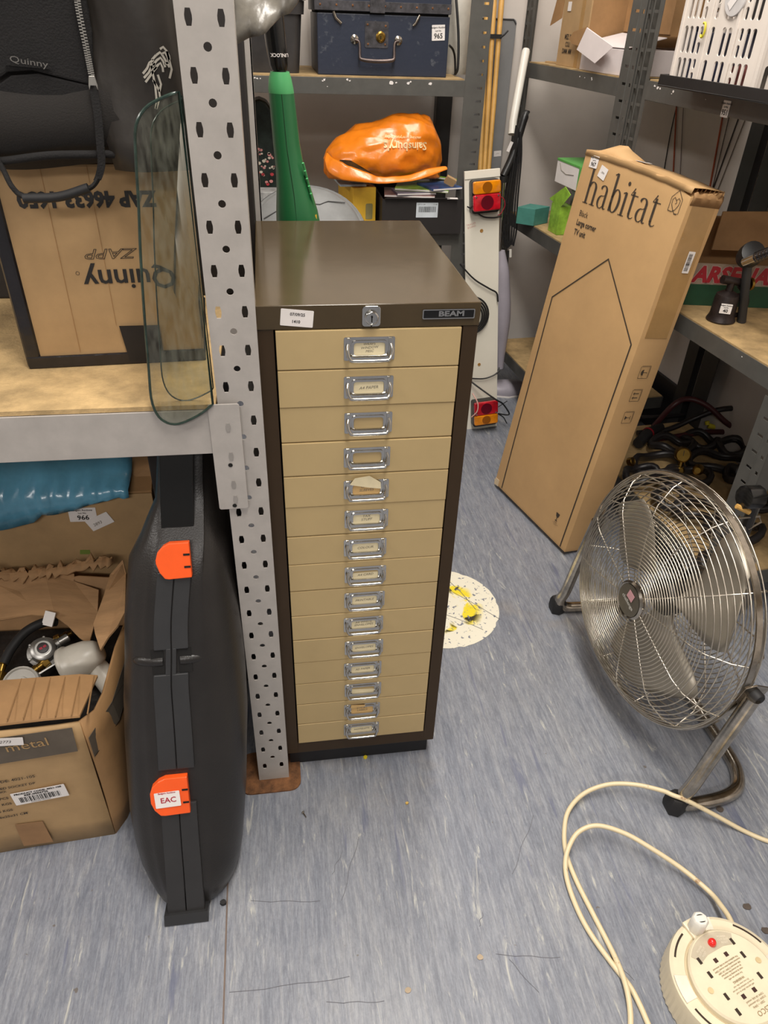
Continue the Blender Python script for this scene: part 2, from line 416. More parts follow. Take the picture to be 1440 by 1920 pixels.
# floor litter
lit = [((568, 1525), 'screw'), ((765, 1857), 'chip'), ((900, 1795), 'chip'), ((763, 1507), 'crumb'), ((419, 1694), 'lump'), ((1400, 1700), 'dirt'), ((1435, 1745), 'dirt'), ((1350, 1518), 'dirt'), ((685, 1421), 'fleck')]
LB = {'screw': ('small steel screw lying on the floor in front of the shelf post foot', 'screw'),
      'crumb': ('small yellowish crumb on the floor in front of the cabinet', 'crumb'),
      'lump': ('small dark lump on the floor touching the black case', 'lump'),
      'fleck': ('yellow and blue plastic fleck at the cabinet plinth', 'scrap')}
LBL = {(765, 1857): 'small square whitish flake on the floor near the bottom edge of the view', (900, 1795): 'flat tan flake on the open floor left of the cable loop',
       (1400, 1700): 'dark dirt flake on the floor above the cable reel', (1435, 1745): 'dark dirt flake at the right edge, beside the cable reel', (1350, 1518): 'brown dirt flake on the floor under the fan foot'}
for (px, kind) in lit:
    p = at(px[0], px[1], Z=0.0)
    if kind == 'screw':
        o = T('screw', *LB['screw'], M=F(p, 0.5))
        K(o, 'shank', B().tube([(0, 0, .0022), (0, -.011, .0016)], [.0014, .0009], 8), chrome_w)
        K(o, 'head', B().lathe([(.0008, 0), (.0032, .0008), (.0032, .0016), (.001, .0022)], 10, Matrix.Translation((0, 0.001, 0.0034)) @ Matrix.Rotation(PI/2, 4, 'X')), chrome_w)
        continue
    b = B(); s0 = {'chip': .005, 'crumb': .003, 'lump': .005, 'dirt': .007, 'fleck': .004}[kind]
    rg = [(p.x+s0*(1+.35*noise.noise(Vector((k*1.7, px[0], 0))))*math.cos(2*PI*k/9), p.y+s0*.8*(1+.4*noise.noise(Vector((k*1.3, px[1], 5))))*math.sin(2*PI*k/9), 0.0002) for k in range(9)]
    b.prism(rg, (0, 0, {'lump': .006, 'crumb': .003, 'fleck': .004}.get(kind, .0012)))
    m_ = {'chip': mat('flake', (176, 158, 134), .8), 'crumb': mat('crumb', (206, 170, 90), .8), 'lump': rubber, 'dirt': mat('dirt', (84, 74, 66), .9), 'fleck': mat('yellow_bit', (230, 206, 40), .5)}[kind]
    lab = LB[kind] if kind in LB else (LBL[px], 'debris')
    K(None, {'chip': 'paint_flake', 'crumb': 'crumb', 'lump': 'dirt_lump', 'dirt': 'dirt_flake', 'fleck': 'plastic_scrap'}[kind], b, m_, label=lab[0], cat=lab[1])

# ------------------------------------------------------------------ generic stickers and labels
def sticker(parent, M, w_, h_, lines, m=None, inkm=None, name='label', bars=None, round_=0.001, label=None):
    """M: frame at the sticker centre, x right, y up, z out of the surface. lines: (text, size, u, v, opts)"""
    b = B(); b.prism([(x, y, 0) for x, y in rrect(-w_/2, w_/2, -h_/2, h_/2, round_, 2)], (0, 0, 0.0004))
    o = K(parent, name, b, m or paper, fr=M, label=label)
    if lines or bars:
        tb = B()
        for L in lines:
            op = L[4] if len(L) > 4 else {}
            text_b(tb, L[0], L[1], L[2], L[3], M=M, z=0.0007, **op)
        if bars:
            x0, x1, y0, y1 = bars; x = x0; rnd = random.Random(int(w_*1e5)+3)
            while x < x1:
                ww = rnd.choice((.012, .02, .03))*(x1-x0)
                tb.prism([M @ Vector((x, y0, .0006)), M @ Vector((min(x+ww, x1), y0, .0006)), M @ Vector((min(x+ww, x1), y1, .0006)), M @ Vector((x, y1, .0006))], (M.to_3x3() @ Vector((0, 0, .0001))))
                x += ww+rnd.choice((.012, .02, .028))*(x1-x0)
        K(o, 'lettering', tb, inkm or ink, fr=I4)
    return o
def lot(parent, M, num, w_=0.036, h_=0.022, name='lot_label'):
    return sticker(parent, M, w_, h_, [('Badgers Auctions', h_*.17, 0, h_*.33, {'bold': .0001}), ('Lot No.', h_*.15, 0, h_*.12, {'bold': .0001}), (num, h_*.46, 0, -h_*.22, {'bold': .0003})], name=name)
# ------------------------------------------------------------------ multi-drawer cabinet
CW, CD, CH = 0.279, 0.420, 0.905
LID = 0.0305; BZ = 0.049; MG = 0.0206; Z0 = BZ+0.0294; Z1 = CH-LID
cab = T('drawer_cabinet', 'tall narrow brown steel cabinet with fifteen shallow beige drawers', 'cabinet', (0, 0, 0))
b = B()
b.box(0.0, MG-.001, 0, CD, BZ, Z1-.0004); b.box(CW-MG+.001, CW, 0, CD, BZ, Z1-.0004)
b.box(MG-.001, CW-MG+.001, 0, CD, BZ, Z0-.0005); b.box(MG-.001, CW-MG+.001, CD-.004, CD, Z0-.0005, Z1-.0004)
K(cab, 'carcass', b, brown_dk, bevel=.0008)
K(cab, 'recess', B().box(MG-.001, CW-MG+.001, 0.03, 0.034, Z0, Z1), void)
K(cab, 'lid', B().box(-.0008, CW+.0008, -.0015, CD+.001, Z1, CH), brown_en, bevel=.0016, seg=3)
K(cab, 'plinth', B().box(.004, CW-.008, .014, CD-.02, 0, BZ), mat('plinth_black', (24, 23, 25), .6), bevel=.001)
# lock and maker's plate, date ticket
FRC = frame((0, 0, 0), (1, 0, 0), (0, 0, 1))      # x right, y up, z towards the viewer (-Y)
def ff(x, z, y=0.0): return Matrix.Translation((x, y, z)) @ FRC
zl = Z1+LID*.52
lk = K(cab, 'lock_plate', B().prism([(x, y, 0) for x, y in rrect(-.0115, .0115, -.0128, .0128, .004, 4)], (0, 0, .003)), chrome, fr=ff(.1405, zl, -.0015), bevel=.0008)
K(lk, 'barrel', B().lathe([(.0085, 0), (.0085, .0045), (.0075, .0055), (.0068, .0056), (.0066, .0050), (.001, .0050)], 28, ff(.1405, zl-.001, -.004)), chrome, fr=I4, smooth=40)
K(lk, 'keyhole', B().prism([(x, y, 0) for x, y in circ(0, .0022, .0013, 8)+[]], (0, 0, .0007)).box(-.0007, .0007, -.0045, .002, 0, .0007), void, fr=ff(.1405, zl-.001, -.0092))
K(lk, 'stud', B().lathe([(.0011, 0), (.0011, .001), (.0005, .0014)], 8, ff(.1405, zl-.0112, -.0045)), void, fr=I4)
mp_ = K(cab, 'maker_plate', B().prism([(x, y, 0) for x, y in rrect(-.0335, .0335, -.0062, .0062, .0015, 3)], (0, 0, .0012)), blk_gl, fr=ff(.2385, zl+.0008, -.0015), bevel=.0003)
b = plate(rrect(-.0335, .0335, -.0062, .0062, .0015, 3), [rrect(-.0322, .0322, -.0049, .0049, .001, 3)], .0008, ff(.2385, zl+.0008, -.0031))
K(mp_, 'rim', b, chrome, fr=I4)
K(mp_, 'lettering', text_b(B(), 'BEAM', .0092, .0035, 0, M=ff(.2385, zl+.0008, -.0027), z=.0004, sx=1.45, bold=.00035), chrome, fr=I4, label='raised silver letters reading BEAM')
sticker(cab, ff(.049, zl-.0012, -.0016) @ Matrix.Rotation(R(-6), 4, 'Z'), .040, .021, [('07/09/25', .0052, .0005, .0045, {'bold': .0001}), ('1410', .0052, -.001, -.0045, {'bold': .00015})], name='date_ticket')
PITCH_D = (Z1-Z0)/15
writing = ['WRAPS\nWINDOW\nMISC', 'A4 PAPER', None, None, 'CARD\nSLEEVES', 'TAX\nSTUFF', 'COLOUR', 'A4 CARD', 'PRINTABLE', 'A4 WHITE\nENVELOPES', 'ENVELOPES', 'A5 PAPER', '', 'STICKY\nLABELS', 'NOTELETS']
rd = random.Random(4)
for i in range(15):
    zt = Z1-PITCH_D*i; zb = zt-PITCH_D; zc = (zt+zb)/2
    dy = -.0006+rd.uniform(-.0012, .0008); dz = rd.uniform(-.0003, .0003)
    dr = K(cab, 'drawer', B().box(MG+.0012, CW-MG-.0012, dy-.0015, .03, zb+.0006+dz, zt-.0009+dz), beige_en, bevel=.0011)
    y0 = dy-.0015; xc = CW/2+rd.uniform(-.001, .001)-.0005; zp = zc+.0005
    Mh = ff(xc, zp, y0-.0007)
    K(dr, 'handle_plate', plate(rrect(-.0325, .0325, -.0155, .0155, .0022, 3), [rrect(-.0205, .0205, -.0088, .0088, .0035, 3)], .0012, Mh), chrome, fr=I4)
    # raised frame lip round the window
    K(dr, 'window_lip', plate(rrect(-.0228, .0228, -.0112, .0112, .0045, 3), [rrect(-.0200, .0200, -.0084, .0084, .0035, 3)], .0022, ff(xc, zp, y0-.0018)), chrome, fr=I4)
    for sx in (-1, 1):
        bl = B().box(sx*.0268-.0022, sx*.0268+.0022, -.013, .0145, 0, .0032, ff(xc, zp, y0-.001))
        K(dr, 'hinge_lug', bl, chrome, fr=I4, bevel=.0007)
    path = []
    for sx in (-1, 1):
        pp = [(sx*.0270, .007, .003), (sx*.0285, .001, .0060), (sx*.0276, -.0058, .0085), (sx*.0252, -.0105, .0102), (sx*.0200, -.0125, .0106)]
        path += pp if sx < 0 else pp[::-1]
    path = [ff(xc, zp, y0) @ Vector(p) for p in smooth_path(path, 5)]
    K(dr, 'bail_handle', B().tube(path, .0021, 8), chrome, fr=I4, smooth=80)
    if writing[i] is not None:
        mm = paper_tan if i in (4, 13) else paper_cream
        hh = {12: .010, 7: .0115}.get(i, .0165)
        K(dr, 'name_card', B().prism([(-.0198, -.0085, 0), (.0198, -.0085, 0), (.0198, -.0085+hh*(1.05 if i != 12 else .7), 0), (-.0198, -.0085+hh, 0)], (0, 0, .0004)), mm, fr=ff(xc, zp, y0-.0001))
        if writing[i]:
            nl = writing[i].count('\n')+1
            K(dr, 'handwriting', text_b(B(), writing[i], .0060 if nl < 3 else .0048, 0, -.001 if nl == 1 else .0012, M=ff(xc, zp, y0-.0002) @ Matrix.Rotation(R(3), 4, 'Z'), z=.0006, shear=.25), ink_grey, fr=I4)
    if i == 4:
        K(dr, 'torn_card', B().prism([(-.024, .010, 0), (-.017, .0205, 0), (.004, .0235, 0), (.020, .012, 0), (.021, .001, 0), (.002, .004, 0)], (0, 0, .0004)), paper_cream, fr=ff(xc, zp, y0-.0033))
    if i == 13:
        K(dr, 'torn_card', B().prism([(-.021, .009, 0), (-.020, .017, 0), (.006, .0145, 0), (.004, .010, 0)], (0, 0, .0004)), paper_tan, fr=ff(xc, zp, y0-.0033))

# ------------------------------------------------------------------ light grey shelving on the left
sh = T('shelving_unit', 'light grey slotted-steel shelving unit left of the cabinet', 'shelving', (-.0275, -.018, 0))
PT = 1.36; holes = []
k = 0
while True:
    z = 1.1905-.0478*k+.0478*3
    if z < .02: break
    if z < PT-.02:
        holes += [hexs(-.0430, z, .0036, .0072), hexs(-.0122, z, .0036, .0072)]
    z2 = z-.0236
    if .02 < z2 < PT-.02: holes.append(circ(-.0273, z2, .0042, 12))
    k += 1
post = plate([(x, y) for x, y in rect(-.0555, 0, 0, PT)], holes, .002, ff(0, 0, -.017))
post.box(-.002, 0, -.016, .024, 0, PT)
post.box(-.0555, -.0535, -.016, -.008, 0, PT)
K(sh, 'front_post', post, steel_lt, fr=I4, label='front post with two columns of slots and a row of round holes')
bb = B()
for zc in (.633, .570, .523, .380): pass
for zc in (.1255+.4,): pass
K(sh, 'rear_post', B().box(-.040, .010, .462, .464, 0, 1.36).box(.008, .010, .462, .50, 0, 1.36), steel_lt, fr=I4)
b = B(); b.box(-1.25, -.0565, -.0215, -.0195, .716, .779); b.box(-1.25, -.0565, -.0195, .016, .716, .718); b.box(-1.25, -.0565, -.0195, -.006, .777, .779)
K(sh, 'front_beam', b, steel_lt, fr=I4, bevel=.0006)
b = B(); b.prism([(x, y, 0) for x, y in rrect(-.068, -.0285, .628, .788, .003, 3)], (0, 0, .002))
K(sh, 'beam_bracket', b, steel_lt, fr=ff(0, 0, -.0225), bevel=.0007)
for (x, z) in ((-.045, .755), (-.045, .712), (-.0455, .668), (-.045, .644)):
    K(sh, 'bracket_stamping', B().prism([(q[0], q[1], 0) for q in hexs(x, z, .0030, .0062)], (0, 0, .0006)), mat('stamped_enamel', (150, 145, 140), .5), fr=ff(0, 0, -.0246))
for (x, z) in ((-.047, .699), (-.047, .634)):
    K(sh, 'bracket_hole', B().prism([(q[0], q[1], 0) for q in circ(x, z, .003, 10)], (0, 0, .0004)), void, fr=ff(0, 0, -.0248))
K(sh, 'rear_beam', B().box(-1.25, -.041, .466, .468, .716, .779), steel_lt, fr=I4)
K(sh, 'shelf_board', B().box(-1.25, -.058, -.0185, .46, .7795, .7855), mat('stained_chipboard', (196, 166, 118), .7, var=.3, scale=14, bump=.25, bscale=220), fr=I4)
b = plate(rrect(-.090, .022, -.046, .045, .02, 4), [], .003, Matrix.Translation((0, 0, .0016)))
K(sh, 'foot_plate', b, rust, fr=I4, label='rusty foot plate under the post')

# ------------------------------------------------------------------ curved glass panes
glass_m = bpy.data.materials.new('tinted_glass'); glass_m.use_nodes = True
_n = glass_m.node_tree.nodes; _l = glass_m.node_tree.links
for q in list(_n):
    if q.type == 'BSDF_PRINCIPLED': _n.remove(q)
_o = [q for q in _n if q.type == 'OUTPUT_MATERIAL'][0]
tr = _n.new('ShaderNodeBsdfTransparent'); tr.inputs[0].default_value = (.80, .82, .74, 1)
gl_ = _n.new('ShaderNodeBsdfGlossy'); gl_.inputs['Roughness'].default_value = .03
df = _n.new('ShaderNodeBsdfDiffuse'); df.inputs[0].default_value = (.55, .56, .45, 1)
fr_ = _n.new('ShaderNodeFresnel'); fr_.inputs[0].default_value = 1.5
m1 = _n.new('ShaderNodeMixShader'); m2 = _n.new('ShaderNodeMixShader')
nz_ = _n.new('ShaderNodeTexNoise'); nz_.inputs['Scale'].default_value = 12; nz_.inputs['Detail'].default_value = 5
mr = _n.new('ShaderNodeMapRange'); mr.inputs[1].default_value = .35; mr.inputs[2].default_value = .8; mr.inputs[3].default_value = .0; mr.inputs[4].default_value = .14
_l.new(nz_.outputs['Fac'], mr.inputs[0]); _l.new(mr.outputs[0], m1.inputs[0]); _l.new(tr.outputs[0], m1.inputs[1]); _l.new(df.outputs[0], m1.inputs[2])
_l.new(fr_.outputs[0], m2.inputs[0]); _l.new(m1.outputs[0], m2.inputs[1]); _l.new(gl_.outputs[0], m2.inputs[2]); _l.new(m2.outputs[0], _o.inputs[0])
glass_edge = mat('green_glass_edge', (46, 62, 55), .2, var=.35, scale=60)
def pane(outline, label, depth, bow):
    t = T('glass_pane', label, 'glass', (-.10, depth(0.77), .766))
    n = len(outline)
    cx = sum(p[0] for p in outline)/n; cz = sum(p[1] for p in outline)/n
    def P3(x, z, off=0): return Vector((x, depth(z)+bow*((x-cx)/.04)**2+off, z))
    for th_, nm, mm in ((0, 'pane', glass_m),):
        b = B(); rings = [[P3(cx+(x-cx)*s, cz+(z-cz)*s) for x, z in outline] for s in (1, .8, .55, .3, .002)]
        b.loft(rings, cap=False)
        K(t, nm, b, mm, fr=I4, smooth=180)
    b = B().tube([P3(x, z) for x, z in outline], .0016 if bow > .0015 else .0009, 6, closed=True)
    K(t, 'ground_edge', b, glass_edge, fr=I4, smooth=50)
    return t
ol = []
def gp(x, y): p = at(x, y, Y=-.02+.0*0); return p
# outline in X, Z of the pane, clockwise from the top right
gl1 = smooth_path([(-.0605, 1.128, 0), (-.080, 1.121, 0), (-.096, 1.112, 0), (-.107, 1.096, 0), (-.111, 1.07, 0), (-.1155, 1.02, 0), (-.121, .97, 0), (-.127, .90, 0), (-.131, .84, 0), (-.1335, .802, 0), (-.130, .781, 0), (-.122, .770, 0), (-.110, .7655, 0), (-.095, .769, 0), (-.075, .779, 0), (-.0605, .790, 0)], 3)
pane([(p.x, p.z if False else p.y) for p in gl1], 'curved greenish glass pane standing against the grey post, nearest the camera', lambda z: -.030+.06*max(0, z-.77), .0016)
gl2 = [(x+.013, .786+(z-.766)*.93) for x, z in [(p.x, p.y) for p in gl1]]
gl2 = [(min(x, -.0600), z) for x, z in gl2]
gl2 = [p for i, p in enumerate(gl2) if i == 0 or (abs(p[0]-gl2[i-1][0])+abs(p[1]-gl2[i-1][1])) > .0005]
pane(gl2, 'second glass pane close behind the front pane', lambda z: -.006+.05*max(0, z-.77), .0014)
# ------------------------------------------------------------------ upside-down carton on the left shelf
qa = R(3.5)
Q = frame((-.298, .112, .7857), (math.cos(qa), math.sin(qa), 0), (-math.sin(qa), math.cos(qa), 0))   # x right, y back, z up
qw, qd, qh = .218, .26, .254
qb = T('pushchair_box', 'tan pushchair carton standing upside down with black tape round its edges', 'box', Q)
K(qb, 'carton', B().box(0, qw, 0, qd, .002, qh), card, bevel=.003)
b = B()
b.box(-.016, .004, -.003, qd, .0, qh)
K(qb, 'black_wrapping', b, mat('black_wrap', (26, 23, 26), .3, var=.3, scale=30, bump=.5, bscale=40, coat=.3), bevel=.006, seg=3, label='black stretch wrap along the left side')
b = B().box(-.014, qw+.002, -.0035, .0, .0, .017); b.box(-.014, qw+.003, -.003, qd, -.0, .004)
K(qb, 'bottom_tape', b, mat('black_wrap', (26, 23, 26), .3), bevel=.002)
K(qb, 'tape_patch', B().prism([(.118, -.0037, .003), (.164, -.0037, .003), (.164, -.0037, .054), (.112, -.0037, .055)], (0, .0012, 0)), mat('black_tape', (26, 23, 24), .5))
QF = Q @ Matrix.Translation((0, -.0004, 0)) @ frame((0, 0, 0), (1, 0, 0), (0, 0, 1))
UP = Matrix.Rotation(PI, 4, 'Z')
def qf(x, z): return QF @ Matrix.Translation((x, z, 0)) @ UP
tb = B(); text_b(tb, 'ZAP 46633 1650', .0245, 0, 0, M=qf(.102, .2155), z=.0005, bold=.0012, sx=.95)
K(qb, 'stock_number', tb, ink, fr=I4)
tb = B(); text_b(tb, 'Quinny', .037, 0, 0, M=qf(.137, .118), z=.0005, bold=.0006, sx=1.05)
stroke(tb, [(math.cos(a)*.0022+.057, math.sin(a)*.0022-.008) for a in [2*PI*k/12 for k in range(13)]], .0005, M=qf(.130, .118), z=.0005)
K(qb, 'brand_lettering', tb, ink, fr=I4)
# outlined model word
def outline_text(s, size, M, wd, sx=1, shear=0):
    b = B(); text_b(b, s, size, 0, 0, M=I4, z=0, sx=sx, shear=shear)
    bm = b.bm; bmesh.ops.remove_doubles(bm, verts=bm.verts, dist=1e-6)
    out = B()
    for e in bm.edges:
        if len(e.link_faces) == 1:
            p, q = e.verts[0].co, e.verts[1].co
            if (q-p).length < 1e-5: continue
            dv = (q-p).normalized(); nn = Vector((-dv.y, dv.x, 0))*wd/2; p = p-dv*wd/3; q = q+dv*wd/3
            out.add([M @ (v+Vector((0, 0, .0005))) for v in (p-nn, q-nn, q+nn, p+nn)], [(0, 1, 2, 3)])
    bm.free(); return out
K(qb, 'model_lettering', outline_text('ZAPP', .0175, qf(.120, .150), .0007, sx=1.5, shear=.3), ink, fr=I4)
# flap creases and side print
b = B().box(.055, .0556, -.0006, .0, .02, qh); b.box(.108, .1085, -.0006, .0, .055, qh)
K(qb, 'flap_edge', b, mat('crease', (160, 122, 80), .8))
SF = Q @ Matrix.Translation((qw+.0005, 0, 0)) @ frame((0, 0, 0), (0, 1, 0), (0, 0, 1))
b = B().prism([SF @ Vector(p) for p in ((.03, .02, 0), (.10, .02, 0), (.10, .075, 0), (.03, .075, 0))], SF.to_3x3() @ Vector((0, 0, .0005)))
sp_ = K(qb, 'side_print', b, ink, fr=I4)
K(sp_, 'side_lettering', text_b(B(), 'MINI', .03, .062, .05, M=SF, z=.0009), card, fr=I4)

# ------------------------------------------------------------------ black zipped bag on the carton
bag = T('zipped_bag', 'black zipped fabric bag lying on the upside-down carton', 'bag', (-.19, .16, 1.041))
rows = []
for iz in range(11):
    z = 1.042+iz*.024; r_ = []
    for ix in range(19):
        t = ix/18; x = -.345+t*.275
        y = .098-.018*math.sin(PI*min(1, (z-1.04)/.10))+.008*math.sin(x*40+z*14)*(z-1.04)*4+.05*max(0, abs(t-.5)*2-.75)**2*16*.25
        if iz == 0: y += .012
        r_.append((x, y-.012, z+.004*math.sin(x*30)))
    rows.append(r_)
top = [(p[0], .27, p[2]) for p in rows[-1]]
K(bag, 'shell', B().grid([[(p[0], .27, p[2]) for p in rows[0]]]+rows+[top]), cloth_br, fr=I4, smooth=180, solid=.003)
def bagpt(px, py, off=0): p = at(px, py, Y=.082-off); return p
b = B()
def patch(pts, y, th): return [(at(*p, Y=y).x, y, at(*p, Y=y).z) for p in pts]
K(bag, 'front_panel', B().prism(patch([(-60, -60), (150, -60), (172, 60), (176, 160), (130, 150), (60, 132), (14, 135), (-60, 190)], .0725, 0), (0, .006, 0)), cloth_bk, fr=I4, bevel=.002)
K(bag, 'pocket_flap', B().prism(patch([(-60, 200), (20, 142), (70, 138), (176, 162), (182, 178), (100, 200), (0, 206), (-60, 206)], .0735, 0), (0, .006, 0)), cloth_bk, fr=I4, bevel=.002)
K(bag, 'hem_binding', B().tube(smooth_path([at(-30, 300, Y=.078), at(8, 302, Y=.072), at(90, 292, Y=.068), at(180, 290, Y=.07), at(250, 290, Y=.078), at(330, 292, Y=.09)], 6), .0045, 8), cloth_bk, fr=I4, smooth=80, label='ribbed hem band')
# zip with separate teeth joined
zp = smooth_path([at(140, -40, Y=.066), at(148, 20, Y=.066), at(162, 90, Y=.066), at(172, 142, Y=.066)], 24)
b = B()
for i in range(0, len(zp)-1):
    p = zp[i]; s = 1 if i % 2 else -1
    b.cbox((p.x+s*.0014, p.y, p.z), (.0034, .0016, .0013))
K(bag, 'zip_teeth', b, mat('zip_metal', (190, 186, 178), .3, .8), fr=I4, kind='stuff')
b = B(); p = at(174, 152, Y=.066)
b.prism([(p.x-.003, .0665, p.z+.005), (p.x+.003, .0665, p.z+.005), (p.x+.0045, .0665, p.z-.004), (p.x+.0042, .0665, p.z-.0085), (p.x+.0028, .0665, p.z-.004), (p.x-.0028, .0665, p.z-.004), (p.x-.0045, .0665, p.z-.0085), (p.x-.0048, .0665, p.z-.004)], (0, -.003, 0))
K(bag, 'zip_slider', b, mat('zip_metal', (190, 186, 178), .3, .8), fr=I4, bevel=.0005)
pts = smooth_path([at(176, 168, Y=.066), at(184, 220, Y=.062), at(188, 270, Y=.06), at(190, 310, Y=.06), at(180, 342, Y=.06), at(160, 356, Y=.06), at(110, 368, Y=.058), at(50, 370, Y=.058), at(24, 352, Y=.06), at(6, 318, Y=.066), at(-10, 290, Y=.07)], 6)
b = B(); rr_ = []
for i, p in enumerate(pts): rr_.append(p)
b.loft([[p+Vector((dx, dy, 0)) for dx, dy in ((-.0042, -.001), (.0042, -.001), (.0042, .001), (-.0042, .001))] if i < 24 else [p+Vector((0, dy, dz)) for dy, dz in ((-.001, -.0035), (-.001, .0035), (.001, .0035), (.001, -.0035))] for i, p in enumerate(rr_[:24])], cap=True)
K(bag, 'carry_strap', b, cloth_bk, fr=I4, smooth=60)
K(bag, 'strap_loop', B().tube(pts[22:], .0030, 6), cloth_bk, fr=I4, smooth=60)
K(bag, 'grip_sleeve', B().tube(smooth_path([at(166, 352, Y=.058), at(110, 369, Y=.057), at(44, 372, Y=.057)], 6), .0052, 10), rubber, fr=I4, smooth=60, label='rubber grip on the strap')
tg = K(bag, 'brand_tab', B().prism(patch([(12, 106), (85, 118), (98, 130), (10, 122)], .071, 0), (0, -.001, 0)), cloth_bk, fr=I4)
p = at(54, 116, Y=.0695)
K(tg, 'lettering', text_b(B(), 'Quinny', .0085, 0, 0, M=ff(p.x, p.z, .0696) @ Matrix.Rotation(R(-7), 4, 'Z'), z=.0004, sx=1.5), mat('grey_thread', (104, 101, 97), .7), fr=I4)
# stiff grey side panel with its striped emblem
cv = T('bag_cover', 'dark grey-brown coated cover with pale striped emblem beside the zipped bag', 'cover', (-.10, .12, 1.041))
rows = []
for iz in range(9):
    z = 1.0415+iz*.03
    rows.append([(x+.0*iz, .076-.016*math.sin(PI*min(1, (x+.150)/.10))+.006*math.sin(z*30+x*60)-.00*iz, z) for x in [-.150+.0115*k+(z-1.05)*-.14*(1-k/9) for k in range(9)]])
K(cv, 'panel', B().grid(rows), mat('coated_cloth', (46, 41, 36), .5, var=.15, scale=6, bump=.2, bscale=40), fr=I4, smooth=180, solid=.002)
em = B()
def EM(px, py): p = at(px, py, Y=.0555); return (p.x, p.z)
for off in range(3):
    for (x0, y0, w_) in ((272, 138+0, 0),):
        pass
wave = [[(268, 138), (276, 128), (280, 118), (288, 112)], [(270, 146), (279, 136), (284, 126), (291, 119)], [(273, 154), (281, 143), (288, 133), (294, 126)],
        [(285, 112), (292, 104), (300, 98), (305, 104), (312, 116), (318, 126)], [(287, 122), (294, 113), (301, 108), (306, 115), (310, 126)], [(288, 131), (296, 122), (301, 118), (305, 127), (306, 135)],
        [(300, 92), (306, 88), (312, 95), (317, 105), (318, 112)], [(304, 101), (309, 98), (314, 106), (316, 116), (309, 121)], [(313, 96), (317, 112), (322, 130), (318, 147)],
        [(283, 118), (287, 140), (291, 160), (294, 190), (292, 204)], [(287, 150), (298, 168), (300, 182), (293, 204)], [(296, 140), (302, 158), (299, 172)]]
for q in wave:
    em.grid([[Vector((a[0], .0552, a[1])), Vector((b2[0], .0552, b2[1]))] for a, b2 in zip(*strip_poly([EM(*p) for p in q], .0022))])
K(cv, 'emblem', em, mat('pale_grey_print', (176, 170, 158), .6), fr=I4, label='pale grey striped flag-like emblem')

# ------------------------------------------------------------------ clear polythene above the strimmer
rows = []
bc = [(428, 74), (445, 77), (468, 75), (486, 70), (498, 56), (512, 47), (528, 36), (542, 22), (556, 4), (572, -22)]
for i in range(9):
    t = i/8; row = []
    for k, (px, py) in enumerate(bc):
        p = at(px, py-t*150+6*math.sin(k*1.9+t*5), Y=.09+.10*t*t)
        row.append(p+Vector((.0, .010*math.sin(k*1.3+t*4)+.006*math.cos(k*2.9), 0)))
    rows.append(row)
K(None, 'polythene_bag', B().grid(rows), mat('cloudy_polythene', (118, 113, 104), .32, var=.3, scale=14, bump=.6, bscale=26), smooth=180, solid=.002, label='cloudy grey polythene sheet hanging at the top of the grey post', cat='plastic sheet')

# ------------------------------------------------------------------ black tool case with orange latches
case = T('tool_case', 'tall black moulded plastic tool case with two orange latches, leaning back', 'case', (-.165, -.26, 0))
cU_ = Vector((0, .359, .933)); cO = Vector((0, -.933, .359))   # up along the case, outward
def interp(tab, z):
    if z <= tab[0][0]: return tab[0][1]
    for (a, va), (b2, vb) in zip(tab, tab[1:]):
        if z <= b2:
            t = (z-a)/(b2-a); t = t*t*(3-2*t)*.5+t*.5; return va+(vb-va)*t
    return tab[-1][1]
XS = [(0, -.170), (.1, -.167), (.37, -.158), (.45, -.151), (.6, -.130), (.78, -.117)]
XL = [(.0, -.205), (.03, -.222), (.08, -.234), (.17, -.238), (.30, -.232), (.454, -.214), (.543, -.200), (.60, -.176), (.64, -.158), (.70, -.150), (.78, -.147)]
XR = [(.0, -.130), (.015, -.104), (.05, -.094), (.107, -.090), (.194, -.080), (.32, -.070), (.46, -.070), (.555, -.073), (.62, -.080), (.68, -.086), (.78, -.088)]
def cp(x, z, d):
    """point of the case: height z on the lean plane, depth d behind it"""
    return Vector((x, -.26, 0)) + cU_*(z*1.0716) - cO*d
D_ = .20
rings = []
zz = [.010, .02, .035, .055, .08, .12, .17, .23, .29, .35, .41, .47, .52, .555, .585, .61, .635, .66, .70, .74]
for z in zz:
    xs, xl, xr = interp(XS, z), interp(XL, z)-.013*min(1, z/.12)*(1 if z < .56 else max(.3, 1-(z-.56)/.08)), interp(XR, z)+.014*min(1, z/.1)
    wl, wr = xs-xl, xr-xs
    bz = max(0, (.05-z)/.05)
    pull = .030*max(0, min(1, (z-.56)/.07))      # the neck lies deeper than the body
    f0 = .003+pull+bz*.02
    pr_ = [(xl+.006, D_-.05), (xl, .10), (xl, .065), (xl+wl*.06, .038+f0*.3), (xl+wl*.22, .018+f0*.5), (xl+wl*.42, .008+f0*.7), (xs-wl*.40, f0), (xs, f0), (xs+.034, f0),
           (xs+wr*.52, f0+.002), (xs+wr*.72, .012+f0), (xs+wr*.88, .030+f0), (xs+wr*.97, .055+f0*.5), (xr, .085), (xr-.002, .12), (xr-.010, D_-.05), (xs, D_)]
    low = max(0, .13-z)*1.0
    ring_ = []
    for x, d in pr_:
        # the rear of the case must stay above the floor
        p = cp(x, z, d)
        if p.z < .004: p.z = .004
        ring_.append(p)
    rings.append(ring_)
K(case, 'shell', B().loft([smooth_path(r_, 3, closed=True) for r_ in rings]), blk_case, fr=I4, smooth=70)
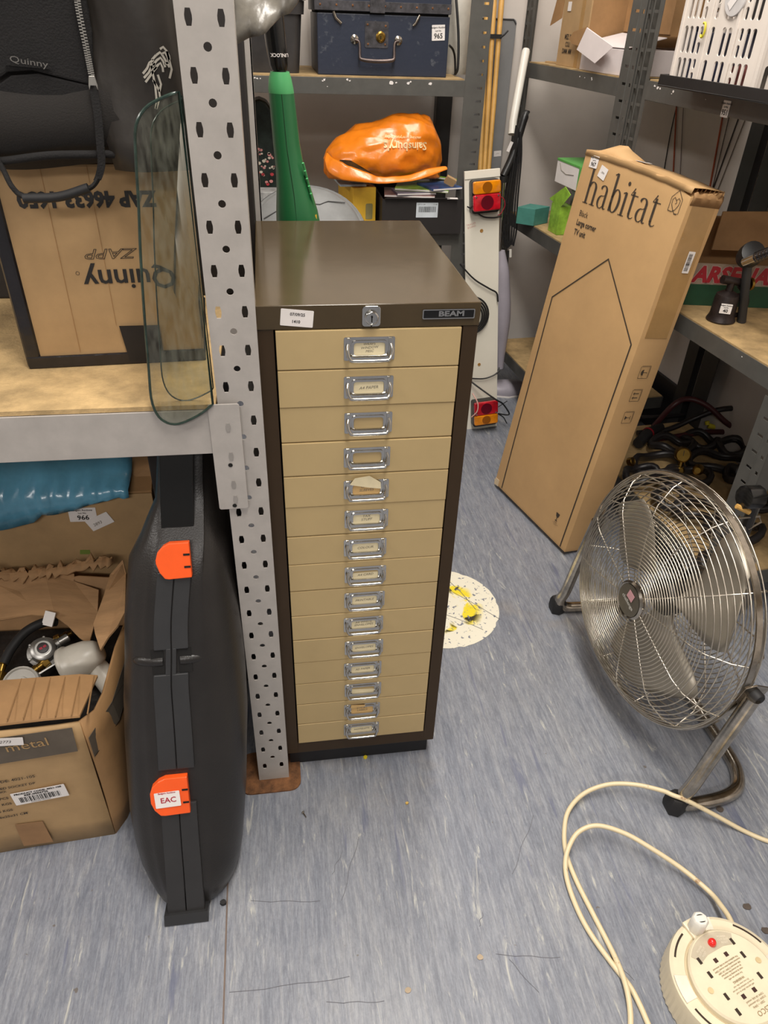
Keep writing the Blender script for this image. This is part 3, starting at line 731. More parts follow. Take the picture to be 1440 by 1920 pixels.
# raised flanges either side of the seam, notched at the carrying bar
def flange(z0, z1, xa, xb, d=-.0012, d2=.02, nm='flange', m=None, n=8, bev=.0015, **kw):
    rg = []
    for i in range(n+1):
        z = z0+(z1-z0)*i/n; xs = interp(XS, z); k = .80+.2*(1-min(1, z/.5))
        a, c_ = xs+xa*k, xs+xb*k
        rg.append([cp(a, z, d), cp(c_, z, d), cp(c_, z, d2), cp(a, z, d2)])
    for r_ in rg:
        for p in r_:
            if p.z < .001: p.z = .001
    return K(case, nm, B().loft(rg), m or blk_sm, fr=I4, bevel=bev, **kw)
blk_lo = mat('lower_black_plastic', (46, 45, 45), .36, var=.1)
flange(.436, .545, -.0300, -.0008); flange(.436, .545, .0008, .0290)
flange(.255, .400, -.0300, -.0008); flange(.255, .400, .0008, .0290)
flange(.398, .438, -.0100, -.0008); flange(.398, .438, .0008, .0085)
flange(.000, .20, -.0290, -.0006, d=-.001, m=blk_lo); flange(.000, .20, .0006, .0285, d=-.001, m=blk_lo)
flange(.545, .73, -.0285, .0285, d=.020, d2=.06, m=blk_gl, nm='neck_strip')
flange(.205, .265, -.029, .029, d=.003, m=blk_sm, nm='latch_seat')
flange(.0, .018, -.034, .034, d=-.006, d2=.03, nm='foot_lug')
for x0, x1 in ((.012, .062), (-.012, -.056)):
    xs_ = interp(XS, .418); n = 8
    K(case, 'carry_bar', B().tube([cp(xs_+x0+(x1-x0)*k/n, .418, .0085+.010*(k/n)**2) for k in range(n+1)], [.0095, .0098, .0098, .0096, .0092, .0088, .0080, .0068, .003], 14), blk_case, fr=I4, smooth=70)
for x0, x1 in ((.0095, .0285), (-.0285, -.0105)):
    K(case, 'notch', B().prism([cp(interp(XS, .418)+x, z, .0025) for x, z in ((x0, .4005), (x1, .4005), (x1, .4355), (x0, .4355))], cO*.0008), void, fr=I4)
NL = Vector((0, -.933, .359))
def latch(x0, x1, z0, z1):
    w_ = x1-x0; n = 8; rg = []
    pts = [(x1, z1), (x0+w_*.28, z1)] + [(x0+w_*.28*(1-math.sin(t)), z0+(z1-z0)*(.5+.5*math.cos(t*1.0))) for t in [R(a) for a in range(30, 180, 20)]]
    pts = [(x1, z1), (x0+.42*w_, z1), (x0+.24*w_, z1-.004), (x0+.07*w_, z1-.012), (x0, z1-.022), (x0, z0+.022), (x0+.08*w_, z0+.010), (x0+.22*w_, z0+.001), (x0+.34*w_, z0), (x1, z0+.001)]
    o = K(case, 'latch', B().prism([cp(a, z, -.0085) for a, z in pts], cO*-.012), orange, fr=I4, bevel=.0016, seg=3, label='orange latch')
    for k in (.33, .67):
        zc = z0+(z1-z0)*k
        K(o, 'slot', B().prism([cp(x1-.009, zc-.0013, -.0088), cp(x1-.0002, zc-.0013, -.0088), cp(x1-.0002, zc+.0013, -.0088), cp(x1-.009, zc+.0013, -.0088)], cO*.0006), void, fr=I4)
    return o
latch(-.160, -.113, .537, .586)
lt = latch(-.203, -.147, .187, .246)
Ml = frame(cp(-.178, .214, -.0094), (1, 0, .0), cU_) @ Matrix.Rotation(R(2), 4, 'Z')
sticker(lt, Ml, .037, .026, [('EAC', .0125, .001, -.001, {'bold': .0002}), ('Badgers Auctions', .0036, 0, .0115, {'bold': .0001})], inkm=ink_red, name='sticker')

# ------------------------------------------------------------------ torn carton of gas fittings
tc_ = T('torn_carton', 'torn open cardboard carton of gas fittings on the floor beside the black case', 'box', (-.42, .05, 0))
def wallp(pts, off, nm='side', m=card, bev=0, **kw):
    return K(tc_, nm, B().prism(pts, off), m, fr=I4, bevel=bev, **kw)
c0 = Vector((-.700, -.115, 0)); c1 = Vector((-.306, -.092, 0)); c2 = Vector((-.284, -.030, 0)); c3 = Vector((-.262, .250, 0))
def up(p, z, dx=0, dy=0): return Vector((p.x+dx, p.y+dy, z))
# front wall, subdivided and slightly bowed
rows = []
for iz in range(7):
    t = iz/6
    rows.append([c0.lerp(c1, k/12)+Vector((0, -.006*math.sin(PI*k/12)*math.sin(PI*t), .300*t+.002*math.sin(k))) for k in range(13)])
K(tc_, 'front_wall', B().grid(rows), card, fr=I4, smooth=180, solid=.004)
rows = []
for iz in range(7):
    t = iz/6
    a = [c1, c1.lerp(c2, .5)+Vector((.004, -.003, 0)), c2, c2.lerp(c3, .33), c2.lerp(c3, .66), c3]
    rows.append([p+Vector((.010*math.sin(PI*t)*(.3 if i in (0,) else 1), 0, (.300-.012*abs(math.sin(i*2.1)))*t)) for i, p in enumerate(a)])
K(tc_, 'right_wall', B().grid(rows), card_dark, fr=I4, smooth=180, solid=.004)
bk0 = Vector((-.70, .262, 0)); 
rows = [[bk0.lerp(c3, k/8)+Vector((0, 0, z+(.006*math.sin(k*2.3) if z > .2 else 0))) for k in range(9)] for z in (0, .15, .300)]
K(tc_, 'back_wall', B().grid(rows), card_in, fr=I4, smooth=180, solid=.004)
K(tc_, 'base', B().prism([c0, c1, c2, c3, bk0], (0, 0, .004)), card_dark, fr=I4)
# flaps
fa = [up(c0, .301), at(0, 1362, Y=-.098), at(85, 1352, Y=-.097), at(150, 1346, Y=-.093), at(184, 1270, Y=-.012), at(150, 1268, Y=-.012), at(0, 1280, Y=-.02), Vector((-.70, -.03, .33))]
K(tc_, 'front_flap', B().prism(fa, (0, .0015, .004)), card_dark, fr=I4, bevel=.0008)
b = B()
for k in range(6):
    p = at(15+30*k, 1352-k*2, Y=-.096); q = at(42+27*k, 1276-k*1, Y=-.016)
    b.tube([p+Vector((0, 0, .0042)), q+Vector((0, 0, .0044))], .0011, 4)
K(tc_, 'flute_crease', b, card_dark, fr=I4, kind='stuff')
def tz(px, py, yy): return at(px, py, Y=yy)
K(tc_, 'back_flap', B().prism([tz(-40, 1076, .258), tz(85, 1076, .258), tz(140, 1078, .256), tz(140, 1092, .25), tz(186, 1108, .235), tz(184, 1150, .20), tz(168, 1209, .14), tz(150, 1198, .15), tz(128, 1175, .17), tz(104, 1158, .185), tz(60, 1155, .19), tz(0, 1165, .19), tz(-40, 1168, .19)], (0, -.001, .004)), card_in, fr=I4, bevel=.0006)
K(tc_, 'side_flap', B().prism([tz(232, 1052, .20), tz(238, 1078, .19), tz(236, 1150, .10), tz(222, 1176, .07), tz(205, 1196, .06), tz(190, 1221, .04), tz(180, 1190, .07), tz(177, 1172, .09), tz(196, 1120, .15), tz(208, 1080, .20)], (-.001, -.001, .004)), card_in, fr=I4, bevel=.0006)
b = B()
ragged = smooth_path([tz(-20, 1068, .262), tz(30, 1072, .262), tz(80, 1066, .26), tz(120, 1062, .26), tz(170, 1050, .26), tz(212, 1046, .26)], 6)
rg1 = [p+Vector((0, .01*math.sin(i*2.7), .006*math.sin(i*1.9)+.004)) for i, p in enumerate(ragged)]; rg2 = [p+Vector((0, -.018-.008*math.sin(i*3.3), -.006+.004*math.sin(i*2.2))) for i, p in enumerate(ragged)]
b.grid([rg2, ragged, rg1])
K(tc_, 'torn_edge', b, card_in, fr=I4, solid=.004, smooth=40)
# clear tape, printed bands, ticket, product label
def onfront(px, py, o=0.0): return at(px, py, P=(c1.x, c1.y-.0045-o, 0), N=Vector((c1.y-c0.y, -(c1.x-c0.x), 0)).normalized())
fn = Vector((c1.y-c0.y, -(c1.x-c0.x), 0)).normalized()
fx = (c1-c0).normalized()
K(tc_, 'printed_band', B().prism([onfront(-60, 1392, .003), onfront(135, 1364, .003), onfront(146, 1408, .003), onfront(-60, 1442, .003)], fn*.0006), mat('grey_print', (96, 86, 74), .7), fr=I4)
Mf = lambda px, py, o=0.004: frame(onfront(px, py, o), fx, (0, 0, 1))
K(tc_, 'band_lettering', text_b(B(), 'Pro metal', .026, .0, 0, align='RIGHT', M=Mf(92, 1390) @ Matrix.Rotation(R(3), 4, 'Z'), z=.0004, sx=1.1), mat('tan_print', (176, 142, 96), .7), fr=I4)
tb = B()
for s, px, py, sz in (('PRODUCT CODE: 4021-105', 66, 1455, .0085), ('1 GANG SWITCHED SOCKET DP', 66, 1468, .0070), ('CARTON NO:', 12, 1484, .0065), ('QTY: 50 PCS', 16, 1496, .0075), ('N.W: 14.7 KGS', 22, 1506, .0075), ('G.W: 15.5 KGS', 24, 1518, .0075), ('SIZE: 46x25x31 CM', 52, 1524, .0075)):
    text_b(tb, s, sz, 0, 0, align='RIGHT', M=Mf(px, py, .0035) @ Matrix.Rotation(R(3), 4, 'Z'), z=.0003, bold=.0001, sx=1.1)
K(tc_, 'carton_lettering', tb, ink_brown, fr=I4)
K(tc_, 'printed_patch', B().prism([onfront(28, 1546, .003), onfront(80, 1540, .003), onfront(100, 1578, .003), onfront(45, 1586, .003)], fn*.0005), mat('brown_print', (150, 114, 78), .75), fr=I4)
sticker(tc_, Mf(75, 1490, .0045) @ Matrix.Rotation(R(4), 4, 'Z'), .082, .031, [('PRODUCT CODE: 4021-105', .0052, 0, .0115, {'bold': .00025, 'sx': 1.15}), ('REF.:0056725', .0058, -.004, .0062, {'bold': .00025, 'sx': 1.15}), ('5023456 002500', .0032, -.002, -.0128, {'sx': 1.4})], bars=(-.032, .030, -.0105, .0025), name='product_label')
sticker(tc_, Mf(12, 1391, .007) @ Matrix.Rotation(R(-8), 4, 'Z'), .046, .017, [('2773', .008, -.002, 0, {'shear': .3})], name='handwritten_ticket')
sw = Vector((c3-c2).normalized())
def onside(a, z, o=.006): return c2.lerp(c3, a)+Vector((.010*math.sin(PI*z/.3)+o, 0, z))
K(tc_, 'side_band', B().prism([up(c1, .262, .006, -.002), onside(.02, .262, .004), onside(.5, .262, .004), onside(.5, .215, .004), onside(.02, .215, .004), up(c1, .215, .006, -.002)], (.0006, -.0003, 0)), mat('grey_print', (96, 86, 74), .7), fr=I4)

# contents: regulator, beaker, fittings
rgp = at(82, 1222, Z=.235)
reg = T('gas_regulator', 'grey metal gas regulator with black and red dial in the torn carton', 'regulator', frame(rgp, (.8, .6, .1), (-.5, .7, .5)))
K(reg, 'body', B().lathe([(.006, -.028), (.021, -.026), (.022, -.01), (.027, -.009), (.028, -.002), (.022, 0), (.021, .018), (.015, .022), (.013, .022)], 26), alu, smooth=35)
K(reg, 'dial', B().lathe([(.010, .0225), (.0095, .025), (.001, .0255)], 20), mat('dial_black', (38, 28, 28), .4), smooth=40)
K(reg, 'dial_mark', B().box(-.006, -.001, -.002, .002, .0255, .026).box(.001, .006, -.002, .002, .0255, .026), ink_red)
for k in range(6):
    a = 2*PI*k/6
    K(reg, 'bolt', B().lathe([(.0028, -.011), (.0028, .003), (.002, .004)], 6, Matrix.Translation((.0262*math.cos(a), .0262*math.sin(a), 0))), alu)
K(reg, 'bracket', B().box(-.030, .026, -.034, -.030, -.030, .006).box(-.030, .026, -.034, -.012, -.032, -.028), alu, bevel=.001)
K(reg, 'outlet', B().lathe([(.009, 0), (.010, .006), (.008, .007), (.008, .024), (.006, .026)], 14, Matrix.Rotation(PI/2, 4, 'Y') @ Matrix.Translation((0, 0, .022))), alu, smooth=35)
def fitting(name, lab, px, py, z, r, L, ax, m, cat='fitting'):
    p = at(px, py, Z=z); M = frame(p, Vector(ax).cross(Vector((.1, .2, 1))), Vector((.1, .2, 1)).cross(Vector(ax).cross(Vector((.1, .2, 1)))))
    zq = Vector(ax).normalized(); xq = zq.cross(Vector((.12, .31, .9))).normalized(); M = frame(p, xq, zq.cross(xq))
    t = T(name, lab, cat, M)
    K(t, 'hex_nut', B().lathe([(r*1.3, 0), (r*1.3, L*.35)], 6, Matrix.Translation((0, 0, -L*.5))), m, bevel=.0008)
    K(t, 'spigot', B().lathe([(r*.8, -L*.2), (r*.8, L*.1), (r, L*.12), (r, L*.3), (r*.7, L*.35), (r*.7, L*.6)], 14), m, smooth=35)
    return t
fitting('brass_fitting', 'brass hose fitting below the grey regulator in the torn carton', 75, 1250, .225, .009, .034, (-.6, -.5, -.2), brass)
fitting('brass_fitting', 'brass hose end at the left edge, inside the torn carton', 4, 1252, .235, .008, .05, (.1, .6, .3), brass)
fitting('brass_fitting', 'dull brass fitting deep behind the regulator in the torn carton', 118, 1195, .20, .008, .03, (.8, .3, .2), brass)
K(None, 'gas_hose', B().tube(smooth_path([at(6, 1245, Z=.24), at(22, 1215, Z=.25), at(48, 1185, Z=.26), at(80, 1168, Z=.262), at(105, 1166, Z=.25)], 8), .0085, 10), rubber, smooth=80, label='black rubber gas hose curving round the regulator in the torn carton', cat='hose')
tp = at(92, 1160, Z=.272)
K(None, 'hose_tag', B().cbox(tp, (.019, .004, .026), (R(-40), R(10), R(-15))), paper, label='white paper tag wrapped on the black gas hose', cat='tag')
bp_ = at(158, 1236, Z=.245)
zq = Vector((-.75, -.15, -.35)).normalized(); xq = zq.cross(Vector((0, 0, 1))).normalized()
bk_ = T('plastic_siphon', 'translucent white plastic bottle-trap cup in the torn carton', 'plumbing part', frame(bp_, xq, zq.cross(xq)))
K(bk_, 'cup', B().lathe([(.006, -.034), (.016, -.033), (.022, -.027), (.030, -.012), (.034, .006), (.036, .022), (.039, .024), (.039, .032), (.036, .034), (.03, .030)], 28), mat('milky_plastic', (196, 190, 178), .35, var=.06), smooth=60)
pa = at(190, 1262, Z=.225); pb = at(214, 1294, Z=.205)
K(bk_, 'pipe', B().tube([bp_+Vector((.01, 0, -.01)), pa, pb], .0195, 18), mat('milky_plastic', (196, 190, 178), .35), fr=I4, smooth=60)
dk = at(38, 1283, Z=.235)
dd = T('ribbed_disc', 'white ribbed plastic disc at the front of the torn carton', 'disc', frame(dk, (1, .1, .1), (-.1, .8, .5)))
K(dd, 'disc', B().lathe([(.030, -.02), (.031, .0), (.028, .002), (.026, -.001), (.014, -.001), (.013, .003), (.002, .003)], 28), mat('off_white_plastic', (206, 202, 194), .4), smooth=35)
K(dd, 'rib', B().box(-.026, .026, -.0012, .0012, -.001, .003), mat('off_white_plastic', (206, 202, 194), .4))
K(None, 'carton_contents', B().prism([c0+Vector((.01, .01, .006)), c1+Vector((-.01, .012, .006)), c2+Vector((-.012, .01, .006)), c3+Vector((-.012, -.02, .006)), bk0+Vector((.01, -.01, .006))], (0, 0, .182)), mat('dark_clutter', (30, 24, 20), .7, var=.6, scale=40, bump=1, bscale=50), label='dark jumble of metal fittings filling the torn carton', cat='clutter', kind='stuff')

# ------------------------------------------------------------------ carton 966 with blue polythene
bx = T('lot_carton', 'large open cardboard carton with lot label 966 behind the torn carton', 'box', (-.45, .40, 0))
K(bx, 'front_wall', B().box(-.80, -.222, .300, .305, 0, .452), card, fr=I4, bevel=.001)
K(bx, 'right_wall', B().box(-.227, -.222, .305, .62, 0, .452), card_dark, fr=I4)
K(bx, 'back_wall', B().box(-.80, -.222, .62, .625, 0, .452), card_dark, fr=I4)
K(bx, 'base', B().box(-.80, -.222, .30, .62, 0, .004), card_dark, fr=I4)
K(bx, 'front_flap', B().prism([(-.80, .303, .452), (-.222, .303, .452), (-.226, .40, .476), (-.80, .40, .470)], (0, 0, .004)), card_dark, fr=I4, bevel=.001)
K(bx, 'right_flap', B().prism([at(276, 937, Y=.302), at(287, 866, Y=.36), at(284, 840, Y=.40), at(196, 840, Y=.40), at(216, 868, Y=.38), at(242, 905, Y=.33)], (.002, .004, .001)), card_in, fr=I4, bevel=.001)
lot(bx, ff(at(155, 965, Y=.2995).x, at(155, 965, Y=.2995).z, .2996) @ Matrix.Rotation(R(-2), 4, 'Z'), '966', .049, .031)
p = at(187, 978, Y=.2985)
sticker(bx, ff(p.x, p.z, .2988) @ Matrix.Rotation(R(25), 4, 'Z'), .046, .026, [('2893', .009, -.006, -.002, {'shear': .2})], name='handwritten_ticket', inkm=ink_grey)
K(bx, 'green_mark', B().prism([at(150, 1031, Y=.2995), at(168, 1031, Y=.2995), at(170, 1039, Y=.2995), at(150, 1039, Y=.2995)], (0, -.0004, 0)), mat('green_mark', (120, 140, 60), .7), fr=I4)
rows = []
for i in range(24):
    t = i/23
    row = []
    for k in range(40):
        s = k/39; x = -.62+.36*s
        y = .292+.30*t; z = .46+.085*math.sin(PI*min(1, t*1.1))*(.5+.5*math.sin(PI*s)**.5)+.012*noise.noise(Vector((x*22, y*22, 1)))
        lobe = .085*max(0, 1-s/.55)**.5+.030*math.exp(-((s-.62)/.2)**2)
        if i == 0: z = .456-lobe; y = .289
        if i == 1: z = .456-lobe*.5; y = .286+.004*math.sin(k*2.1)
        if i == 2: z = .468+.006*math.sin(k*2); y = .291
        if i > 1: z += .030*abs(noise.noise(Vector((x*16, y*16, 3))))-.008
        y -= .012*abs(noise.noise(Vector((x*24, z*24, 7)))) if i < 3 else 0
        z = min(z, .60)
        row.append((x, y, z))
    rows.append(row)
K(None, 'blue_polythene', B().grid(rows), mat('blue_polythene', (96, 160, 190), .25, var=.2, scale=6, bump=.6, bscale=18, coat=.3), smooth=180, solid=.0015, label='crumpled blue polythene bag draped over the carton under the shelf', cat='plastic bag')

# dark blocks added to stand in for shade behind the left post holes
K(None, 'shelf_shade_block', B().box(-.50, .0, .405, .458, .786, 1.34), mat('black_card', (38, 34, 33), .6), bevel=.003, label='tall black block added to darken the back of the left shelf behind the cartons', cat='box')
K(None, 'floor_shade_block', B().box(-.205, -.060, .235, .455, 0, .700), mat('black_card', (38, 34, 33), .6), bevel=.003, label='plain black block added to darken the space under the shelf behind the tool case', cat='chest')
# ------------------------------------------------------------------ shelving on the right wall (frame G)
def gpost(parent, a0, a1, z1=1.42, nm='upright', b0=0.0, d=.035, inner=True, flip=False):
    w_ = a1-a0; hs = []
    z = .05
    while z < z1-.03:
        if flip: hs += [rect(w_*.10, w_*.22, z, z+.008), rect(w_*.45, w_*.72, z+.002, z+.008)]
        else: hs += [rect(w_*.28, w_*.55, z+.002, z+.008), rect(w_*.78, w_*.90, z, z+.008)]
        z += .0375
    # plate lies in the plane b = b0: 2D x is -a direction
    M = G @ frame((b0, a1, 0), (0, -1, 0), (0, 0, 1))
    p = plate(rect(0, w_, 0, z1), hs, .0018, M)
    e = .0018
    for v in ((b0, b0+d, a1-e, a1) if flip else (b0, b0+d, a0, a0+e),):
        p.box(v[0], v[1], v[2], v[3], 0, z1, G)
    K(parent, nm, p, steel_dk, fr=I4)
    K(parent, 'upright_fold', B().tube([g(b0-.0008, (a0+a1)/2+(.006 if flip else -.006), 0.0), g(b0-.0008, (a0+a1)/2+(.006 if flip else -.006), z1)], .0014, 6), steel_dk, fr=I4, smooth=60)
def gshelf(parent, a0, a1, z0, z1, depth=.386, boards=True):
    K(parent, 'front_beam', B().box(-.0015, .0005, a0, a1, z0, z1, G).box(.0005, .018, a0, a1, z0, z0+.0015, G), steel_dk, fr=I4, bevel=.0006)
    K(parent, 'rear_beam', B().box(depth-.002, depth, a0, a1, z0, z1, G), steel_dk, fr=I4)
    K(parent, 'end_rail', B().box(.003, depth-.004, a1-.002, a1, z0, z1, G), steel_dk, fr=I4)
    K(parent, 'end_rail', B().box(.003, depth-.004, a0, a0+.002, z0, z1, G), steel_dk, fr=I4)
    K(parent, 'shelf_board', B().box(.0008, depth-.003, a0+.003, a1-.003, z1-.006, z1+.003, G), ply, fr=I4)
sn = T('shelving_unit', 'grey-green steel shelving unit on the right wall, bay nearest the camera', 'shelving', g(0, .65, 0))
sf = T('shelving_unit', 'grey-green steel shelving unit on the right wall, far bay beside the corner', 'shelving', g(0, 1.45, 0))
gpost(sn, 1.018, 1.083, flip=True); gpost(sn, .285, .345, 0.585, b0=.0, flip=False)
gpost(sf, 1.090, 1.158); gpost(sf, 1.735, 1.800, flip=True)
gshelf(sn, .30, 1.017, .597, .637); gshelf(sf, 1.159, 1.735, .590, .630)
gshelf(sn, .285, 1.017, 1.043, 1.083); gshelf(sf, 1.159, 1.735, 1.038, 1.078)
K(sn, 'front_beam', B().box(-.0015, .0005, -.60, .30, .597, .637, G), steel_dk, fr=I4)
K(sn, 'front_beam', B().box(-.0015, .0005, -.60, .285, 1.043, 1.083, G), steel_dk, fr=I4)
K(sn, 'shelf_board', B().box(.0008, .397, -.60, .300, .631, .640, G), ply, fr=I4)
gshelf(sn, .30, 1.017, .100, .140); gshelf(sf, 1.159, 1.735, .120, .160)
dkr = mat('dark_steel', (46, 46, 46), .4)
K(sn, 'rear_upright', B().box(.388, .390, .958, 1.026, 0, 1.42, G).box(.390, .412, 1.024, 1.026, 0, 1.42, G), dkr, fr=I4)
K(sf, 'rear_upright', B().box(.388, .390, 1.058, 1.110, 0, 1.42, G).box(.390, .412, 1.058, 1.060, 0, 1.42, G), dkr, fr=I4)
K(sf, 'rear_upright', B().box(.36, .40, 1.795, 1.797, 0, 1.42, G), mat('dark_steel', (46, 46, 46), .4), fr=I4)
# scuffs on the beams
def scuff(parent, spots, M, seed):
    rn = random.Random(seed); b = B()
    for (x, y, s) in spots:
        n = 7; b.prism([M @ Vector((x+s*rn.uniform(.5, 1.3)*math.cos(2*PI*k/n), y+s*.7*rn.uniform(.4, 1.2)*math.sin(2*PI*k/n), 0)) for k in range(n)], M.to_3x3() @ Vector((0, 0, .0003)))
    K(parent, 'chipped_paint', b, paper, fr=I4, kind='stuff')
MR = G @ frame((-.0017, 0, 0), (0, -1, 0), (0, 0, 1))
scuff(sn, [(-.985, 1.074, .004), (-.972, 1.072, .005), (-.96, 1.071, .003), (-.905, 1.070, .004), (-.91, 1.065, .002), (-.78, 1.066, .0015), (-.44, .628, .002)], MR, 2)
scuff(sf, [(-1.37, 1.066, .003), (-1.34, 1.065, .002), (-1.30, 1.067, .003), (-1.297, 1.064, .003), (-1.2, .61, .002)], MR, 3)
lot(sn, MR @ Matrix.Translation((-.705, 1.056, .0002)), '951', .024, .030)

# ------------------------------------------------------------------ shelving on the back wall
sb_ = T('shelving_unit', 'grey-green steel shelving unit against the back wall behind the cabinet', 'shelving', (.1, 1.6, 0))
FY = 1.42
hs = []; z = .05
while z < 1.40: hs.append(rect(.034, .050, z, z+.006)); z += .0325
pp = plate(rect(0, .060, 0, 1.42), hs, .0018, ff(.585, 0, FY)); pp.box(.6432, .645, FY, FY+.035, 0, 1.42)
K(sb_, 'upright', pp, steel_dk, fr=I4)
K(sb_, 'upright', B().box(-.56, -.50, FY, FY+.002, 0, 1.42), steel_dk, fr=I4)
dks = mat('dark_steel', (46, 46, 46), .4)
K(sb_, 'rear_upright', B().box(.585, .645, 1.815, 1.817, 0, 1.42).box(.585, .587, 1.78, 1.815, 0, 1.42), dks, fr=I4)
for z0 in (1.006, .600):
    K(sb_, 'front_beam', B().box(-.50, .585, FY-.002, FY, z0, z0+.040).box(-.50, .585, FY, FY+.02, z0, z0+.002), steel_dk, fr=I4, bevel=.0006)
    K(sb_, 'shelf_board', B().box(-.50, .583, FY+.001, 1.812, z0+.034, z0+.043), ply, fr=I4)
    K(sb_, 'rear_beam', B().box(-.50, .585, 1.812, 1.814, z0, z0+.04), steel_dk, fr=I4)
MBk = ff(0, 0, FY-.0021)
scuff(sb_, [(.005, 1.040, .003), (.012, 1.039, .003), (.02, 1.039, .002), (.07, 1.04, .002), (.187, 1.037, .003), (.192, 1.04, .004), (.255, 1.041, .004), (.262, 1.039, .003), (.375, 1.036, .007), (.39, 1.037, .003), (.425, 1.036, .005), (.43, 1.04, .003), (.487, 1.036, .005), (.20, 1.024, .0015), (.05, 1.037, .002)], MBk, 5)

SZ = 1.049   # top of the upper back shelf
# ------------------------------------------------------------------ blue metal-bound chest 965
bl_m = mat('worn_blue_paint', (36, 43, 60), .45, var=.25, scale=30, bump=.1, bscale=120, col2=(84, 88, 96), thr=(.62, .72))
ch = T('tool_chest', 'worn navy blue wooden chest with brass-look lock and lot label 965', 'chest', (.355, 1.60, SZ))
cx0, cx1, cy0, cy1, cz1 = .178, .538, 1.455, 1.75, 1.190
K(ch, 'body', B().box(cx0, cx1, cy0, cy1, SZ+.0005, cz1), bl_m, fr=I4, bevel=.002)
K(ch, 'lid', B().box(cx0-.006, cx1, cy0-.006, cy1, cz1+.005, cz1+.10), bl_m, fr=I4, bevel=.002)
K(ch, 'gap', B().box(cx0+.004, cx1-.004, cy0+.004, cy1, cz1, cz1+.005), void, fr=I4)
K(ch, 'lid_binding', B().box(cx0-.007, cx1+.001, cy0-.0075, cy0-.006, cz1+.006, cz1+.028), mat('rusty_blue_steel', (66, 64, 68), .5, var=.5, scale=50), fr=I4, bevel=.0005)
for k in range(9):
    K(ch, 'rivet', B().lathe([(.003, 0), (.002, .0014), (.0005, .0018)], 8, ff(cx0+.008+k*.043, cz1+.018, cy0-.0075)), rust, fr=I4)
hp = K(ch, 'hasp', B().box(.318, .358, cy0-.010, cy0-.0076, cz1+.003, cz1+.036), mat('rusty_blue_steel', (66, 64, 68), .5), fr=I4, bevel=.001)
lp = K(ch, 'lock_plate', B().prism([(x, y, 0) for x, y in rrect(-.032, .032, -.030, .030, .004, 2)], (0, 0, .0015)), mat('rusty_blue_steel', (66, 64, 68), .5), fr=ff(.338, cz1-.045, cy0-.0003))
K(lp, 'lock_barrel', B().lathe([(.0130, 0), (.0130, .003), (.010, .005), (.008, .0052), (.0075, .004), (.001, .004)], 20, ff(.349, cz1-.050, cy0-.001)), brass, fr=I4, smooth=40)
K(lp, 'keyhole', B().box(-.001, .001, -.005, .003, 0, .0006), void, fr=ff(.349, cz1-.050, cy0-.0058))
for (x, z) in ((-.025, .022), (.024, .020), (.024, -.022), (-.023, -.022)):
    K(lp, 'rivet', B().lathe([(.003, 0), (.002, .0014), (.0005, .0018)], 8, ff(.338+x, cz1-.045+z, cy0-.0018)), rust, fr=I4)
hz = cz1-.058
for sx in (-1, 1):
    K(ch, 'handle_bracket', B().lathe([(.011, 0), (.011, .002), (.006, .004), (.005, .010)], 14, ff(.338+sx*.060, hz+.001, cy0-.0003)), chrome_w, fr=I4, smooth=40)
hpth = smooth_path([(.278, cy0-.010, hz), (.289, cy0-.013, hz-.004), (.291, cy0-.017, hz-.020), (.291, cy0-.020, hz-.036), (.297, cy0-.022, hz-.044), (.338, cy0-.022, hz-.047), (.379, cy0-.022, hz-.044), (.385, cy0-.020, hz-.036), (.385, cy0-.017, hz-.020), (.387, cy0-.013, hz-.004), (.398, cy0-.010, hz)], 5)
K(ch, 'carry_handle', B().tube(hpth, [.0034+.0018*math.exp(-((i-len(hpth)/2)/9)**2) for i in range(len(hpth))], 8), mat('brown_steel', (92, 80, 76), .35, .6, var=.3), fr=I4, smooth=80)
for sx in (-1, 1):
    xx = .338+sx*.105
    K(ch, 'toggle_catch', B().tube([(xx+sx*.010, cy0-.008, cz1+.002), (xx+sx*.000, cy0-.006, cz1-.016), (xx-sx*.007, cy0-.005, cz1-.022)] if sx > 0 else [(xx-.012, cy0-.008, cz1+.004), (xx-.006, cy0-.006, cz1-.010), (xx+.009, cy0-.005, cz1-.022)], .0034, 8), chrome_w, fr=I4, smooth=60)
lot(ch, ff(.508, cz1-.036, cy0-.0007) @ Matrix.Rotation(R(3), 4, 'Z'), '965', .036, .036)

# dark plastic bin beside it, black cable to the right
bn = T('storage_bin', 'dark grey plastic storage bin on the upper back shelf left of the chest', 'bin', (.06, 1.6, SZ))
rg = [[(x, y, z) for x, y in rrect(-.020-s, .128+s, 1.475-s, 1.72+s, .02, 3)] for z, s in ((SZ, 0), (SZ+.08, .006), (SZ+.135, .010), (SZ+.135, .016), (SZ+.165, .018))]
K(bn, 'tub', B().loft(rg), mat('dark_grey_plastic', (56, 54, 54), .4, var=.2, scale=14), fr=I4, smooth=40)
K(bn, 'rim', B().loft([[(x, y, z) for x, y in rrect(-.044, .150, 1.452, 1.745, .02, 3)] for z in (SZ+.166, SZ+.185)]), mat('dark_grey_plastic', (56, 54, 54), .4), fr=I4, smooth=40)
K(bn, 'white_stripe', B().box(-.012, -.009, 1.4695, 1.471, SZ+.01, SZ+.12), paper, fr=I4)
K(None, 'power_lead', B().tube(smooth_path([(.548, 1.60, 1.40), (.562, 1.52, 1.25), (.575, 1.50, 1.15), (.578, 1.49, 1.075), (.574, 1.50, SZ+.006)], 8), .0038, 8), rubber, smooth=80, label='black lead hanging behind the back upright, right of the blue chest', cat='cable')
K(None, 'power_lead', B().tube(smooth_path([(.545, 1.47, 1.125), (.560, 1.49, 1.115), (.572, 1.51, 1.095), (.579, 1.52, SZ+.006)], 8), .003, 8), rubber, smooth=80, label='short black lead end curling out beside the blue chest', cat='cable')
